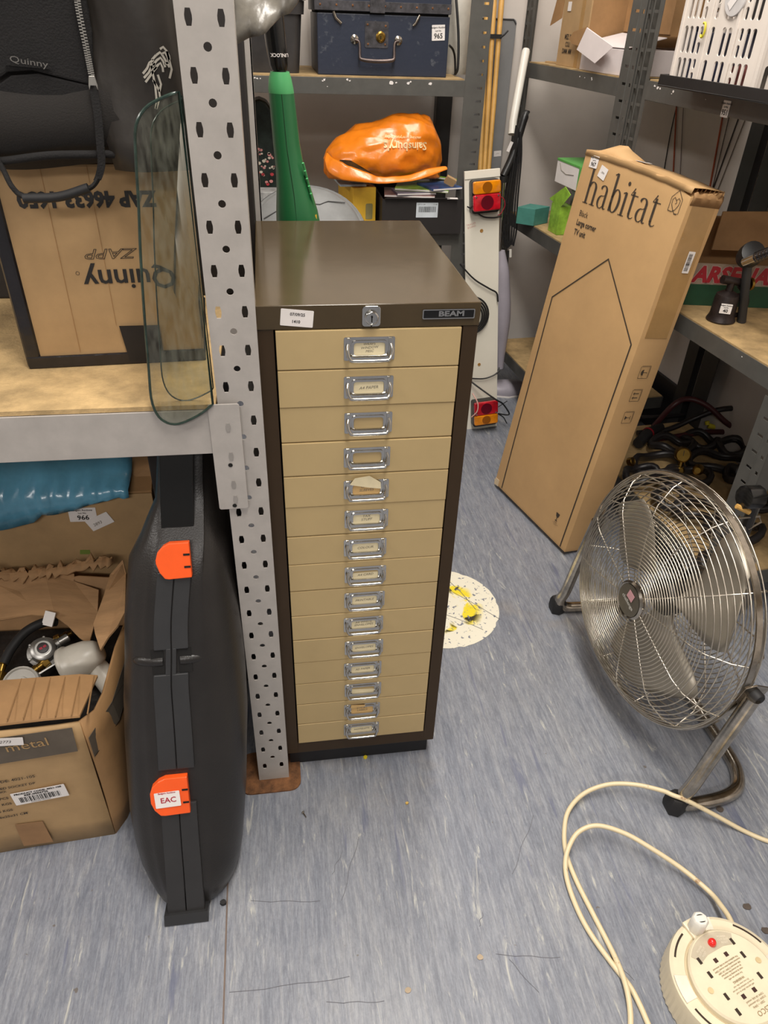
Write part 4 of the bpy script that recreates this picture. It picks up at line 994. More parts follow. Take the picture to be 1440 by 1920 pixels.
K(None, 'wrapped_roll', B().lathe([(.035, 0), (.042, .02), (.044, .12), (.040, .24), (.03, .26)], 18, F((.60, 1.62, SZ))), mat('pale_polythene', (196, 190, 178), .35, bump=.6, bscale=14), smooth=60, label='pale polythene-wrapped roll standing right of the blue chest', cat='roll')

# ------------------------------------------------------------------ lower back shelf: black crate, carrier bag, papers, tin
LZ = .6435
cr = T('black_carton', 'black carton of magazines with a white barcode label behind the cabinet', 'box', (.46, 1.5, LZ))
bkc = mat('black_card', (38, 34, 33), .6, var=.12, scale=12)
K(cr, 'tray', B().box(.356, .600, 1.385, 1.389, LZ, .742).box(.356, .600, 1.66, 1.664, LZ, .742).box(.356, .360, 1.389, 1.66, LZ, .742).box(.5825, .5865, 1.389, 1.412, LZ, .742).box(.360, .596, 1.389, 1.66, LZ, LZ+.004), bkc, fr=I4)
K(cr, 'front_flap', B().prism([(.362, 1.384, .742), (.565, 1.384, .742), (.555, 1.372, .746), (.366, 1.372, .746)], (0, 0, .003)), bkc, fr=I4)
sticker(cr, ff(.492, .712, 1.3842), .066, .042, [('LOT 2 / A4', .005, -.018, .016, {}), ('11-68', .005, .024, .016, {})], bars=(-.026, .026, -.006, .010), name='barcode_label', m=mat('bluish_label', (214, 222, 228), .5))
hh_ = K(cr, 'hand_hole', B().prism([(x, y, 0) for x, y in rrect(.385, .405, .664, .680, .003, 2)]+[], (0, 0, .0006)), void, fr=ff(0, 0, 1.3845))
K(cr, 'hand_hole', B().prism([(x, y, 0) for x, y in rrect(.411, .435, .666, .684, .003, 2)]+[], (0, 0, .0006)), void, fr=ff(0, 0, 1.3845))
mags = [((.445, 1.44), (.15, .11), -8, (150, 112, 104), 'flat reddish-brown magazine on the black carton'), ((.455, 1.42), (.12, .07), 6, (112, 104, 128), 'purplish magazine edge on the black carton'),
        ((.49, 1.46), (.16, .13), -14, (142, 176, 62), 'lime green brochure on the black carton'), ((.535, 1.43), (.10, .10), 18, (52, 78, 128), 'blue-and-white striped magazine on the black carton'),
        ((.573, 1.50), (.10, .012), -42, (150, 196, 60), 'thin lime green strip sticking out of the black carton')]
z = .746
for i, ((x, y), (a, b2), rz, c, lab) in enumerate(mags):
    Mm = F((x, y, z), R(rz)); bb_ = B().box(-a/2, a/2, -b2/2, b2/2, 0, .007, Mm)
    m_ = mat('cover_%d' % i, c, .35, var=.3, scale=24, coat=.2)
    t = T('magazine', lab, 'magazine', F((x, y, z)), group=None)
    K(t, 'cover', bb_, m_, fr=I4, bevel=.0008)
    K(t, 'page_block', B().box(-a/2+.001, a/2-.001, -b2/2-.0006, b2/2-.001, .0015, .0055, Mm), paper, fr=I4)
    z += .0072
K(None, 'cardboard_scrap', B().cbox((.560, 1.40, .790), (.030, .012, .022), (R(20), R(25), 0)), card, label='small cardboard scrap on the right end of the black carton', cat='scrap')
K(None, 'white_ticket', B().cbox((.565, 1.377, .7465), (.032, .014, .0016), (0, 0, R(-6))), paper, label='white slip on the front rim of the black carton', cat='ticket')

# orange carrier bag
ob_m = mat('orange_polythene', (242, 134, 30), .3, var=.14, scale=9, bump=.5, bscale=22, coat=.25)
ob = T('carrier_bag', 'crumpled orange supermarket carrier bag on the black carton', 'bag', (.37, 1.48, .79))
# the bag is a crumpled shell open to the lower left
rings = []
NR = 64
def crum(x, a):
    c_, s_ = math.cos(a), math.sin(a)
    v = 1+.12*noise.noise(Vector((x*14, c_*1.6, s_*1.6)))
    v -= .16*abs(noise.noise(Vector((x*17+c_*1.2, c_*2.2+4, s_*2.2))))
    v -= .09*abs(noise.noise(Vector((x*42, c_*4.5+s_*2, s_*4.5+9))))
    return v+.08
sil = [(0, .196, .815, .010, .022), (.06, .205, .820, .035, .040), (.15, .235, .832, .060, .056), (.3, .29, .846, .078, .072), (.45, .35, .856, .085, .080), (.6, .41, .864, .085, .086), (.75, .465, .868, .075, .088), (.88, .505, .864, .058, .080), (.96, .528, .846, .035, .060), (1, .538, .822, .012, .030)]
sil_f = []
for s0, s1 in zip(sil, sil[1:]):
    for q in range(5): sil_f.append(tuple(a_+(b_-a_)*q/5 for a_, b_ in zip(s0, s1)))
sil_f.append(sil[-1])
for t, x, zc, ry, rz in sil_f:
    ring_ = []
    for k in range(NR):
        a = 2*PI*k/NR
        n1 = crum(x, a)
        y = 1.47+ry*math.cos(a)*n1; zz_ = zc+rz*math.sin(a)*n1
        ring_.append(Vector((x+.006*math.sin(a*3), y, max(zz_, .786))))
    rings.append(ring_)
K(ob, 'skin', B().loft(rings), ob_m, fr=I4, smooth=180)
lip = []
for k in range(27):
    t = k/26
    lip.append(t)
rowa, rowb, rowc = [], [], []
fr_line = smooth_path([(.190, 1.42, .838), (.200, 1.395, .806), (.235, 1.375, .792), (.29, 1.362, .788), (.35, 1.352, .787), (.42, 1.352, .792), (.48, 1.362, .802), (.545, 1.38, .822)], 5)
bk_line = smooth_path([(.20, 1.45, .868), (.225, 1.405, .862), (.26, 1.385, .850), (.30, 1.375, .832), (.345, 1.372, .815), (.42, 1.38, .815), (.49, 1.39, .835), (.548, 1.395, .836)], 5)
for i, (p, q) in enumerate(zip(fr_line, bk_line)):
    w_ = .005*noise.noise(Vector((i*.55, 3, 0)))
    rowa.append(p+Vector((0, .012, .006))); rowb.append(p+Vector((0, -.004, w_))); rowc.append(p.lerp(q, .75)+Vector((0, .006, w_)))
K(ob, 'mouth', B().grid([rowa, rowb, rowc]), ob_m, fr=I4, smooth=180, solid=.0015, sub=1)
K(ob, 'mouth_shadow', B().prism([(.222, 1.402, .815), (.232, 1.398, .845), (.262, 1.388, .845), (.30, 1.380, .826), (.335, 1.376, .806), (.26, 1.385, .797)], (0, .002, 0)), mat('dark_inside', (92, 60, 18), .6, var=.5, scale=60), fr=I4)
Mt = frame((.395, 1.374, .868), (-1, .02, .06), (.05, -.45, -.9))
def bend(b, fn_):
    for v in b.bm.verts: v.co = fn_(v.co)
    return b
tb = B(); text_b(tb, 'Sainsbury\'s', .036, -.008, 0, M=I4, bold=.0008, sx=.9); text_b(tb, 'making everyone\'s day', .0125, 0, -.026, M=I4, bold=.0002)
def onbag(c):
    x = .412-c.x*.9; zz_ = .864-c.y*.9*.9
    # drop the print onto the bag skin
    t = max(0, min(1, (x-.19)/.35)); j = 0
    for s0, s1 in zip(sil, sil[1:]):
        if s0[1] <= x <= s1[1]:
            f = (x-s0[1])/(s1[1]-s0[1]); zc = s0[2]+(s1[2]-s0[2])*f; ry = s0[3]+(s1[3]-s0[3])*f; rz = s0[4]+(s1[4]-s0[4])*f
            sn_ = max(-.95, min(.95, (zz_+.02-zc)/rz)); a = PI-math.asin(sn_)
            n1 = crum(x, a)
            return Vector((x, 1.47+ry*math.cos(a)*n1-.0035, zz_+.02))
    return Vector((x, 1.40, zz_))
K(ob, 'lettering', bend(tb, onbag), mat('pale_orange_print', (246, 214, 160), .5), fr=I4)

# painted tin, yellow packets, grey lid, green strimmer behind the cabinet
tn = T('painted_tin', 'tall dark green canal-ware tin with red and white painted roses', 'tin', (.013, 1.66, LZ))
prof = [(-.044, 0), (-.042, .27), (-.036, .305), (-.020, .325), (.0, .330), (.022, .322), (.036, .30), (.043, .26), (.046, 0)]
K(tn, 'body', B().prism([(x+.013, 1.60, LZ+z) for x, z in prof], (0, .10, 0)), mat('canal_ware', (44, 54, 50), .35, var=.4, scale=30), fr=I4, bevel=.008, seg=3)
rn = random.Random(9); cols = [mat('rose_red', (190, 66, 74), .5), mat('rose_pink', (216, 150, 146), .5), mat('rose_white', (220, 212, 196), .5)]
for k in range(34):
    x = .013+rn.uniform(-.028, .034); z = .735+rn.random()**1.2*.105; s = rn.uniform(.003, .0065)
    ci = 0 if z < .775 and rn.random() < .75 else rn.choice((1, 2, 2))
    K(tn, 'painted_petal', B().prism([(x+s*math.cos(2*PI*j/7)*(1+.2*math.sin(j*3)), 1.5995, z+s*.8*math.sin(2*PI*j/7)) for j in range(7)], (0, -.0006, 0)), cols[ci], fr=I4)
yl = mat('yellow_card', (232, 186, 56), .5, var=.08)
K(None, 'shade_card', B().box(-.035, .075, 1.43, 1.50, LZ, .752), mat('grey_packet', (170, 170, 168), .4, var=.3, scale=40), bevel=.002, label='grey and yellow packet at the left end of the lower back shelf', cat='packet')
yb = T('yellow_box', 'bright yellow carton standing on the shelf behind the grey disc', 'box', (.25, 1.30, LZ))
Yb = frame((.245, 1.60, LZ), (.985, .17, 0), (-.17, .985, 0))
K(yb, 'carton', B().box(0, .072, -.17, 0, 0, .120), yl, fr=Yb, bevel=.0015)
K(yb, 'window', plate([(x, y) for x, y in rrect(.04, .062, .03, .075, .004, 2)], [], .001, Yb @ frame((0, -.1706, 0), (1, 0, 0), (0, 0, 1))), mat('clear_window', (150, 140, 90), .2), fr=I4)
tb = B()
for k in range(4):
    tb.box(.020, .055, -.155+k*.035, -.148+k*.035, .1202, .1205)
K(yb, 'printed_bars', tb, ink, fr=Yb)
bb_ = T('book', 'pale blue and white booklet lying on the yellow carton', 'book', (.26, 1.50, .7638))
K(bb_, 'cover', B().cbox((.272, 1.505, .7670), (.080, .11, .006), (0, 0, R(5))), mat('pale_blue_cover', (186, 206, 218), .4, var=.15, scale=20), fr=I4, bevel=.001)
K(bb_, 'title_band', B().cbox((.290, 1.475, .7705), (.036, .03, .0008), (0, 0, R(5))), mat('sky_blue', (96, 150, 190), .4), fr=I4)

# grey lid leaning behind the cabinet
ln = frame((.110, .885, .772), (1, 0, 0), (0, .80, .60))
ld = T('grey_disc', 'round dusty grey plastic disc leaning behind the cabinet', 'disc', ln)
gm = mat('dusty_grey_plastic', (112, 113, 112), .5, var=.15, scale=12, bump=.1, bscale=120)
def ell(prof, sx, sy, n=48): return [[Vector((math.cos(2*PI*k/n)*r*sx, math.sin(2*PI*k/n)*r*sy, z)) for k in range(n)] for r, z in prof]
K(ld, 'dome', B().loft(ell([(.148, -.012), (.150, -.004), (.146, .0), (.138, .002), (.134, .010), (.122, .018), (.08, .026), (.03, .030), (.004, .031)], .92, .92)), gm, smooth=40)
K(ld, 'bead', B().tube([Vector((math.cos(2*PI*k/48)*.136, math.sin(2*PI*k/48)*.136, -.004)) for k in range(48)], .003, 6, closed=True), blk, smooth=60)
b = B(); b.tube([(-.02, .06, .0285), (.03, .055, .0278), (.05, .066, .0255), (.09, .066, .021)], .0012, 5); b.tube([(-.1, .02, .0225), (-.05, .05, .0275), (-.02, .06, .0285)], .0012, 5)
K(ld, 'moulded_line', b, mat('groove', (70, 70, 70), .6))
K(None, 'stool_base', B().box(.02, .20, .86, .97, 0, .665).box(-.02, .24, .80, 1.0, .665, .675), blk_sm, bevel=.004, label='dark stand hidden behind the cabinet that carries the grey disc', cat='stand')

sg = T('strimmer', 'green and black strimmer standing handle-up behind the cabinet', 'garden tool', (.075, .50, 0))
green = mat('green_plastic', (34, 98, 56), .38, var=.06, scale=10); green_l = mat('light_green_plastic', (74, 156, 96), .4, var=.05)
def ellr(cx, cy, z, rx, ry, n=20): return [Vector((cx+rx*math.cos(2*PI*k/n), cy+ry*math.sin(2*PI*k/n), z)) for k in range(n)]
K(sg, 'housing', B().loft([ellr(.088, .50, .60, .05, .05), ellr(.083, .50, .72, .050, .050), ellr(.0775, .50, .82, .044, .046), ellr(.0745, .50, .875, .040, .044), ellr(.072, .50, .905, .0365, .040), ellr(.068, .50, .94, .030, .034), ellr(.063, .50, .972, .0245, .028), ellr(.0585, .50, 1.01, .0225, .024), ellr(.0535, .50, 1.085, .0205, .021)]), green, fr=I4, smooth=60)
K(sg, 'collar', B().loft([ellr(.0535, .50, 1.085, .0206, .0212), ellr(.053, .50, 1.090, .0207, .0213), ellr(.0525, .50, 1.104, .0185, .019), ellr(.0525, .50, 1.115, .015, .016), ellr(.0525, .50, 1.112, .0115, .0125)]), green_l, fr=I4, smooth=40)
K(sg, 'neck', B().loft([ellr(.0525, .50, 1.09, .0105, .011), ellr(.052, .50, 1.122, .0108, .0115)]), blk_gl, fr=I4, smooth=60)
K(sg, 'lock_sleeve', B().loft([ellr(.052, .50, 1.117, .0125, .013), ellr(.0515, .50, 1.124, .0150, .0155), ellr(.049, .50, 1.150, .0165, .017), ellr(.046, .50, 1.185, .0170, .0175), ellr(.040, .50, 1.26, .0170, .0175), ellr(.032, .50, 1.36, .0150, .0155)]), blk_gl, fr=I4, smooth=60)
text_ = text_b(B(), 'UNLOCK', .0068, 0, 0, M=I4, bold=.00015)
K(sg, 'lettering', bend(text_, lambda c: Vector((.053-c.x, .50-math.sqrt(max(1e-6, .0166**2-(c.x-.003)**2))-.0006, 1.138-c.y))), paper, fr=I4)
b = B()
for k in range(5):
    z = .925+k*.012
    b.tube([(.096-k*.0030, .476, z+.012), (.0985-k*.0028, .480, z+.001), (.101-k*.0028, .487, z-.013)], .0022, 6)
K(sg, 'grip_rib', b, green_l, fr=I4, smooth=60, kind='stuff')
K(sg, 'seam', B().tube([(.0705, .4575, .88), (.0665, .4655, .94), (.058, .4755, 1.01), (.0535, .4788, 1.085)], .0006, 4), mat('dark_green', (22, 66, 36), .5), fr=I4)
K(sg, 'warning_label', B().prism([(.094, .468, .868), (.107, .482, .868), (.1055, .480, .902), (.1035, .4775, .902)], (-.0006, -.0008, 0)), yl, fr=I4)
K(sg, 'shaft', B().tube([(.088, .50, .60), (.10, .50, .02)], .014, 12), alu, fr=I4, smooth=60)
K(sg, 'foot', B().lathe([(.03, 0), (.03, .02), (.015, .03)], 16, F((.10, .50, 0))), blk, fr=I4, smooth=40)
# ------------------------------------------------------------------ long leaning carton
th_, tl_, hw, hl, hd = .2606, .1408, .3718, .9307, .0903
e1 = Vector((math.sin(th_), -math.cos(th_), 0)); hn = Vector((math.cos(th_), math.sin(th_), 0))
e2 = hn*math.sin(tl_)+Vector((0, 0, math.cos(tl_))); e3 = hn*math.cos(tl_)-Vector((0, 0, math.sin(tl_)))
HB = frame((.6649, .9426, hd*math.sin(tl_)+.0005), e1, e2)      # x across, y up the face, z out of the face
hb = T('furniture_carton', 'long tan flat-pack carton printed habitat leaning on the right hand shelving', 'box', HB)
# body: crushed top right corner
def hring(y, dx=0, dz=0):
    pts = [(0, 0), (hw*.25, 0), (hw*.5, 0), (hw*.75, 0), (hw, 0), (hw, -hd*.5), (hw, -hd), (hw*.5, -hd), (0, -hd), (0, -hd*.5)]
    return pts
rows = []
ys = [0, .01, .1, .25, .4, .55, .68, .78, .85, .90, hl]
for y in ys:
    r_ = []
    for i, (x, z) in enumerate(hring(y)):
        yy = y; xx = x; z2 = z
        if y == hl:
            yy = hl-.018*(x/hw)**2+(.004*math.sin(i*2.3))
            if x == hw and z == 0: yy -= .014
        if y == .90:
            yy = .90-.016*(x/hw)**2
        r_.append(Vector((xx+(.0012*math.sin(y*23) if x == hw else 0), yy, z2)))
    rows.append(r_)
K(hb, 'carton', B().loft(rows), card_hab, smooth=30, bevel=.0018)
# torn top flap edges
b = B()
tp_ = [Vector((x, hl+.001-.018*(x/hw)**2+.0007*math.sin(x*90), -.004)) for x in [hw*k/14 for k in range(15)]]
b.grid([[p+Vector((0, -.008, .0055)) for p in tp_], [p+Vector((0, .0035, .004+.002*math.sin(i*1.7))) for i, p in enumerate(tp_)], [p+Vector((0, .005, -.03)) for p in tp_], [p+Vector((0, .003, -hd+.004)) for p in tp_]])
K(hb, 'taped_top', b, card_hab, smooth=60, solid=.0012)
b = B()
pk = [(0.0, .002), (.02, .010), (.05, .024), (.08, .026), (.10, .018), (.13, .010), (.15, .0)]
b.grid([[Vector((x, hl+.001, -.010)) for x, h in pk], [Vector((x, hl+.002+h*.6, -.028)) for x, h in pk], [Vector((x, hl+.002+h, -.052)) for x, h in pk], [Vector((x, hl-.002, -.075)) for x, h in pk]])
K(hb, 'raised_flap', b, card_hab, smooth=60, solid=.002)
b = B()
for k in range(9):
    x = hw-.030+.004*k; b.prism([Vector((x, hl-.030, -.01-.008*k)), Vector((x+.006, hl-.018+.004*math.sin(k*2), -.012-.008*k)), Vector((x+.003, hl-.012, -.018-.008*k))], (.001, .001, .002))
b.grid([[Vector((hw+.002, hl-.022+.004*math.sin(k*2.2), -.004-.0085*k)) for k in range(11)], [Vector((hw+.006+.002*math.sin(k*3), hl-.030, -.004-.0085*k)) for k in range(11)], [Vector((hw+.001, hl-.046, -.004-.0085*k)) for k in range(11)]])
K(hb, 'crushed_corner', b, card_dark, smooth=40, solid=.0015)
K(hb, 'tape_band', B().box(hw+.0002, hw+.0012, .60, .885, -.078, -.012), tape)
b = B().box(-.0002, .02, -.0006, .02, -.02, .0012); b.cbox((.004, .006, -.002), (.012, .016, .006), (0, 0, .3))
K(hb, 'torn_foot', b, mat('torn_card_pale', (214, 192, 158), .85))
# serif wordmark, drawn stroke by stroke (unit: x height)
def serif_word(M):
    b = B()
    def S(pts, w_): stroke(b, pts, w_, M=M, z=.0011)
    def stem(x, y0, y1, w_=.115): S([(x, y0), (x, y1)], w_)
    def serif(x, y, w_=.30): S([(x-w_/2, y+.015), (x+w_/2, y+.015)], .035)
    def arc(cx, cy, rx, ry, a0, a1, n=14, thin=.035, thick=.12):
        pts = []; ws = []
        for k in range(n+1):
            a = R(a0+(a1-a0)*k/n); pts.append((cx+rx*math.cos(a), cy+ry*math.sin(a))); ws.append(thin+(thick-thin)*abs(math.cos(a))**1.3)
        S(pts, ws)
    def h(x):
        stem(x+.1, 0, 1.62); serif(x+.1, 0); S([(x-.04, 1.54), (x+.1, 1.63)], .05)
        arc(x+.30, .72, .185, .27, 170, 0); stem(x+.485, 0, .72); serif(x+.485, 0); return x+.72
    def a_(x):
        arc(x+.22, .76, .16, .22, 150, 0, thick=.11); stem(x+.38, .16, .78, .11); S([(x+.38, .18), (x+.40, .05), (x+.45, .01), (x+.53, .04)], [.11, .09, .05, .03])
        arc(x+.21, .27, .17, .27, 300, 80, 18, thin=.03, thick=.10); S([(x+.24, .53), (x+.38, .60)], .03); S([(x+.27, .02), (x+.38, .16)], .035)
        S([(q[0], q[1]) for q in [(x+.07, .82), (x+.10, .86)]], .09); return x+.64
    def b_(x):
        stem(x+.1, .03, 1.62); S([(x-.04, 1.54), (x+.1, 1.63)], .05); arc(x+.29, .50, .20, .49, 168, -168+0, 26, thick=.12); return x+.66
    def i_(x):
        stem(x+.1, 0, .98); serif(x+.1, 0); S([(x-.04, .92), (x+.1, .99)], .05)
        b.prism([M @ Vector((x+.1+.07*math.cos(t), 1.36+.085*math.sin(t), .0011)) for t in [2*PI*k/14 for k in range(14)]], (0, 0, 0.00001)); return x+.34
    def t_(x):
        stem(x+.13, .16, 1.12, .105); S([(x-.02, .96), (x+.36, .96)], .04); S([(x-.01, .97), (x+.13, 1.25)], [.02, .05])
        S([(x+.13, .20), (x+.15, .07), (x+.22, .01), (x+.31, .03), (x+.37, .10)], [.105, .09, .05, .035, .02]); return x+.46
    x = 0
    for c in 'habitat': x = {'h': h, 'a': a_, 'b': b_, 'i': i_, 't': t_}[c](x)
    return b, x
u_ = .050
b, wl_ = serif_word(Matrix.Translation((.0420, .8235, 0)) @ Matrix.Diagonal((.276/4.12*1.0, u_, 1, 1)))
K(hb, 'wordmark', b, ink_brown)
# house and heart emblem
b = B(); hx, hy = .338, .881
def L_(pts, w_=.0014): stroke(b, pts, w_, z=.0011)
L_([(hx-.016, hy-.016), (hx-.016, hy+.010), (hx, hy+.026), (hx+.016, hy+.010), (hx+.016, hy-.018), (hx+.004, hy-.020)])
L_([(hx-.016, hy-.016), (hx-.004, hy-.017), (hx+.004, hy-.012), (hx+.010, hy-.002), (hx+.011, hy+.007), (hx+.006, hy+.011), (hx, hy+.006), (hx-.006, hy+.011), (hx-.011, hy+.006), (hx-.010, hy-.003), (hx-.002, hy-.013), (hx+.006, hy-.020), (hx+.012, hy-.020)])
L_([(hx, hy+.006), (hx+.003, hy+.001), (hx-.001, hy-.001)])
K(hb, 'house_emblem', b, ink_brown)
tb = B(); text_b(tb, 'Black', .019, .0395, .7985, 'LEFT', z=.0011, sx=.85); text_b(tb, 'Large corner', .0185, .0385, .7770, 'LEFT', z=.0011, bold=.0005, sx=.80); text_b(tb, 'TV unit', .0185, .0395, .7545, 'LEFT', z=.0011, bold=.0005, sx=.80)
K(hb, 'product_lettering', tb, ink_brown)
b = B(); stroke(b, [(.041, .006), (.026, .585), (.191, .727), (.352, .577), (.350, .004)], .0042, z=.0011)
K(hb, 'house_outline', b, ink_brown)
b = B()
b.prism([Vector(p+(.0011,)) for p in ((.296, .082), (.312, .082), (.309, .072), (.305, .069), (.305, .061), (.310, .058), (.298, .058), (.303, .061), (.303, .069), (.299, .072))], (0, 0, .0001))
text_b(b, 'FRAGILE', .0035, .304, .053, z=.0011); text_b(b, 'HANDLE WITH CARE', .0026, .304, .049, z=.0011); text_b(b, '2 MAN LIFT', .0026, .304, .0455, z=.0011)
K(hb, 'fragile_mark', b, ink_brown)
lot(hb, Matrix(HB) @ Matrix.Translation((.041, .914, .0012)) @ Matrix.Rotation(R(0), 4, 'Z'), '967', .030, .026)
sticker(hb, Matrix(HB) @ Matrix.Translation((.083, .897, .0012)) @ Matrix.Rotation(R(-14), 4, 'Z'), .028, .026, [('2890', .006, 0, 0, {'shear': .3})], inkm=ink_grey, name='handwritten_ticket')
MS = Matrix(HB) @ frame((hw+.0024, 0, 0), (0, 0, -1), (0, 1, 0))
sticker(hb, MS @ Matrix.Translation((.058, .772, 0)) @ Matrix.Rotation(R(90), 4, 'Z'), .046, .019, [('934/2610', .003, -.002, -.0068, {})], bars=(-.018, .018, -.004, .007), name='barcode_label')
MTp = Matrix(HB) @ frame((.150, hl+.006-.003, -.045), (1, 0, 0), (0, 0, -1))
sticker(hb, MTp @ Matrix.Translation((0, 0, .003)), .045, .022, [], bars=(-.008, .016, -.004, .005), name='top_label')
for k, (yy, kind) in enumerate(((.517, 'u'), (.458, 'a'), (.400, 'g'))):
    b = B(); M_ = MS @ Matrix.Translation((.046, yy, 0))
    def q_(pts, w_=.0012): stroke(b, pts, w_, M=M_, z=.0003)
    q_([(-.014, -.0145), (.014, -.0145), (.014, .0145), (-.014, .0145), (-.014, -.0145)])
    q_([(.016, -.0125), (.016, .0155)], .0009); q_([(-.012, .0165), (.016, .0165)], .0009)
    if kind == 'u':
        b.prism([M_ @ Vector((-.002+.0075*math.cos(R(a)), .0075*math.sin(R(a)), .0003)) for a in range(90, 271, 20)], (0, 0, 0)); q_([(-.002, 0), (.009, 0), (.009, -.003)], .0016)
    elif kind == 'a':
        for dy in (-.0055, .0055): q_([(-.007, dy), (.008, dy)], .0022); q_([(-.009, dy), (-.005, dy+.003)], .0014); q_([(-.009, dy), (-.005, dy-.003)], .0014)
    else:
        b.prism([M_ @ Vector(p) for p in ((-.009, -.005, .0003), (-.009, .005, .0003), (-.002, .001, .0003), (-.002, -.001, .0003))], (0, 0, 0)); q_([(-.002, 0), (.008, 0)], .0014); q_([(.008, -.005), (.008, .005)], .0016)
    K(hb, 'handling_symbol', b, ink_brown, fr=I4)

# ------------------------------------------------------------------ things on the right shelves
UZ = 1.0815
def gbox(t, nm, a0, a1, b0, b1, z0, z1, m, **kw): return K(t, nm, B().box(b0, b1, a0, a1, z0, z1, G), m, fr=I4, **kw)
# open brown carton, far bay
oc = T('open_carton', 'tall open brown carton with dark stencilled print on the upper right shelf', 'box', g(.2, 1.2, UZ))
gbox(oc, 'side', 1.405, 1.575, .018, .022, UZ, 1.32, card, bevel=.0006)
gbox(oc, 'end', 1.405, 1.409, .022, .30, UZ, 1.30, card_dark); gbox(oc, 'end', 1.571, 1.575, .022, .30, UZ, 1.30, card_dark); gbox(oc, 'side', 1.409, 1.571, .296, .30, UZ, 1.30, card_dark)
K(oc, 'flap', B().prism([g(.018, 1.578, 1.25), g(.018, 1.580, 1.196), g(.012, 1.640, 1.176), g(.012, 1.610, 1.255)], G.to_3x3() @ Vector((.002, 0, .002))), card_dark, fr=I4)
Mo = G @ frame((.0175, 1.505, 0), (0, -1, 0), (0, 0, 1))
tb = B()
for s, z in (('MEZ: 300', 1.153), ('COL/', 1.135), ('DIMM. MM', 1.118)): text_b(tb, s, .017, -.01, z, M=Mo, bold=.0004, z=.0003, sx=.75)
K(oc, 'stencil_lettering', tb, ink_brown, fr=I4)
sticker(oc, Mo @ Matrix.Translation((-.030, 1.225, .0004)), .022, .022, [], name='paper_label')
K(oc, 'tape_strip', B().box(.0168, .0178, 1.44, 1.458, UZ, 1.3, G), tape, fr=I4)
# brown open flap carton behind the white box
dc = T('shallow_carton', 'shallow open brown carton sitting behind and above the white box', 'box', g(.25, 1.08, 1.15))
gbox(dc, 'side', 1.165, 1.395, .12, .124, 1.172, 1.26, card_dark); gbox(dc, 'end', 1.165, 1.169, .124, .38, 1.172, 1.26, card_dark); gbox(dc, 'base', 1.165, 1.395, .124, .38, 1.168, 1.172, card_dark); gbox(dc, 'side', 1.165, 1.395, .376, .38, 1.172, 1.26, card_dark)
# white carton
wm = mat('white_card', (216, 206, 204), .6, var=.05, scale=10)
wc = T('white_carton', 'white carton with torn corner flap on the upper right shelf', 'box', g(.15, 1.05, UZ))
K(wc, 'carton', B().prism([g(.008, 1.400, UZ), g(.004, 1.256, UZ), g(.012, 1.163, UZ), g(.30, 1.163, UZ), g(.29, 1.39, UZ)], (0, 0, .056)), wm, fr=I4, bevel=.001)
K(wc, 'lid_panel', B().prism([g(.010, 1.398, UZ+.062), g(.006, 1.256, UZ+.058), g(.014, 1.163, UZ+.058), g(.115, 1.163, UZ+.082), g(.115, 1.39, UZ+.086)], (0, 0, .002)), wm, fr=I4, bevel=.0005)
K(wc, 'torn_flap', B().prism([at(1100, 52, P=g(-.004, 1.1, 0), N=NG), at(1081, 93, P=g(-.012, 1.1, 0), N=NG), at(1115, 119, P=g(-.018, 1.1, 0), N=NG), at(1150, 88, P=g(-.012, 1.1, 0), N=NG)], G.to_3x3() @ Vector((.002, 0, .001))), wm, fr=I4, bevel=.0005)
K(wc, 'brown_inner_flap', B().prism([at(1101, 50, P=g(.004, 1.1, 0), N=NG), at(1075, 60, P=g(.004, 1.1, 0), N=NG), at(1067, 72, P=g(.004, 1.1, 0), N=NG), at(1072, 82, P=g(.004, 1.1, 0), N=NG), at(1084, 86, P=g(.004, 1.1, 0), N=NG)], G.to_3x3() @ Vector((.002, 0, 0))), card_dark, fr=I4)
K(None, 'paper_scrap', B().prism([g(.03, 1.68, UZ), g(.06, 1.59, UZ), g(.09, 1.62, UZ), g(.05, 1.70, UZ)], (0, 0, .004)), card, label='brown paper scraps at the left end of the upper right shelf', cat='scrap')
# wrapped pack between the upright and the crate
K(None, 'wrapped_pack', B().box(.10, .38, .86, 1.0, UZ, UZ+.14, G), mat('cloudy_wrap', (150, 140, 136), .3, var=.3, scale=10, bump=.5, bscale=18), bevel=.01, seg=3, smooth=40, label='cloudy plastic-wrapped pack between the upright and the white crate', cat='pack')
K(None, 'dark_block', B().box(.10, .38, .86, 1.0, UZ+.142, UZ+.30, G), mat('olive_block', (60, 58, 50), .6), bevel=.003, label='dark olive box above the wrapped pack on the upper right shelf', cat='box')

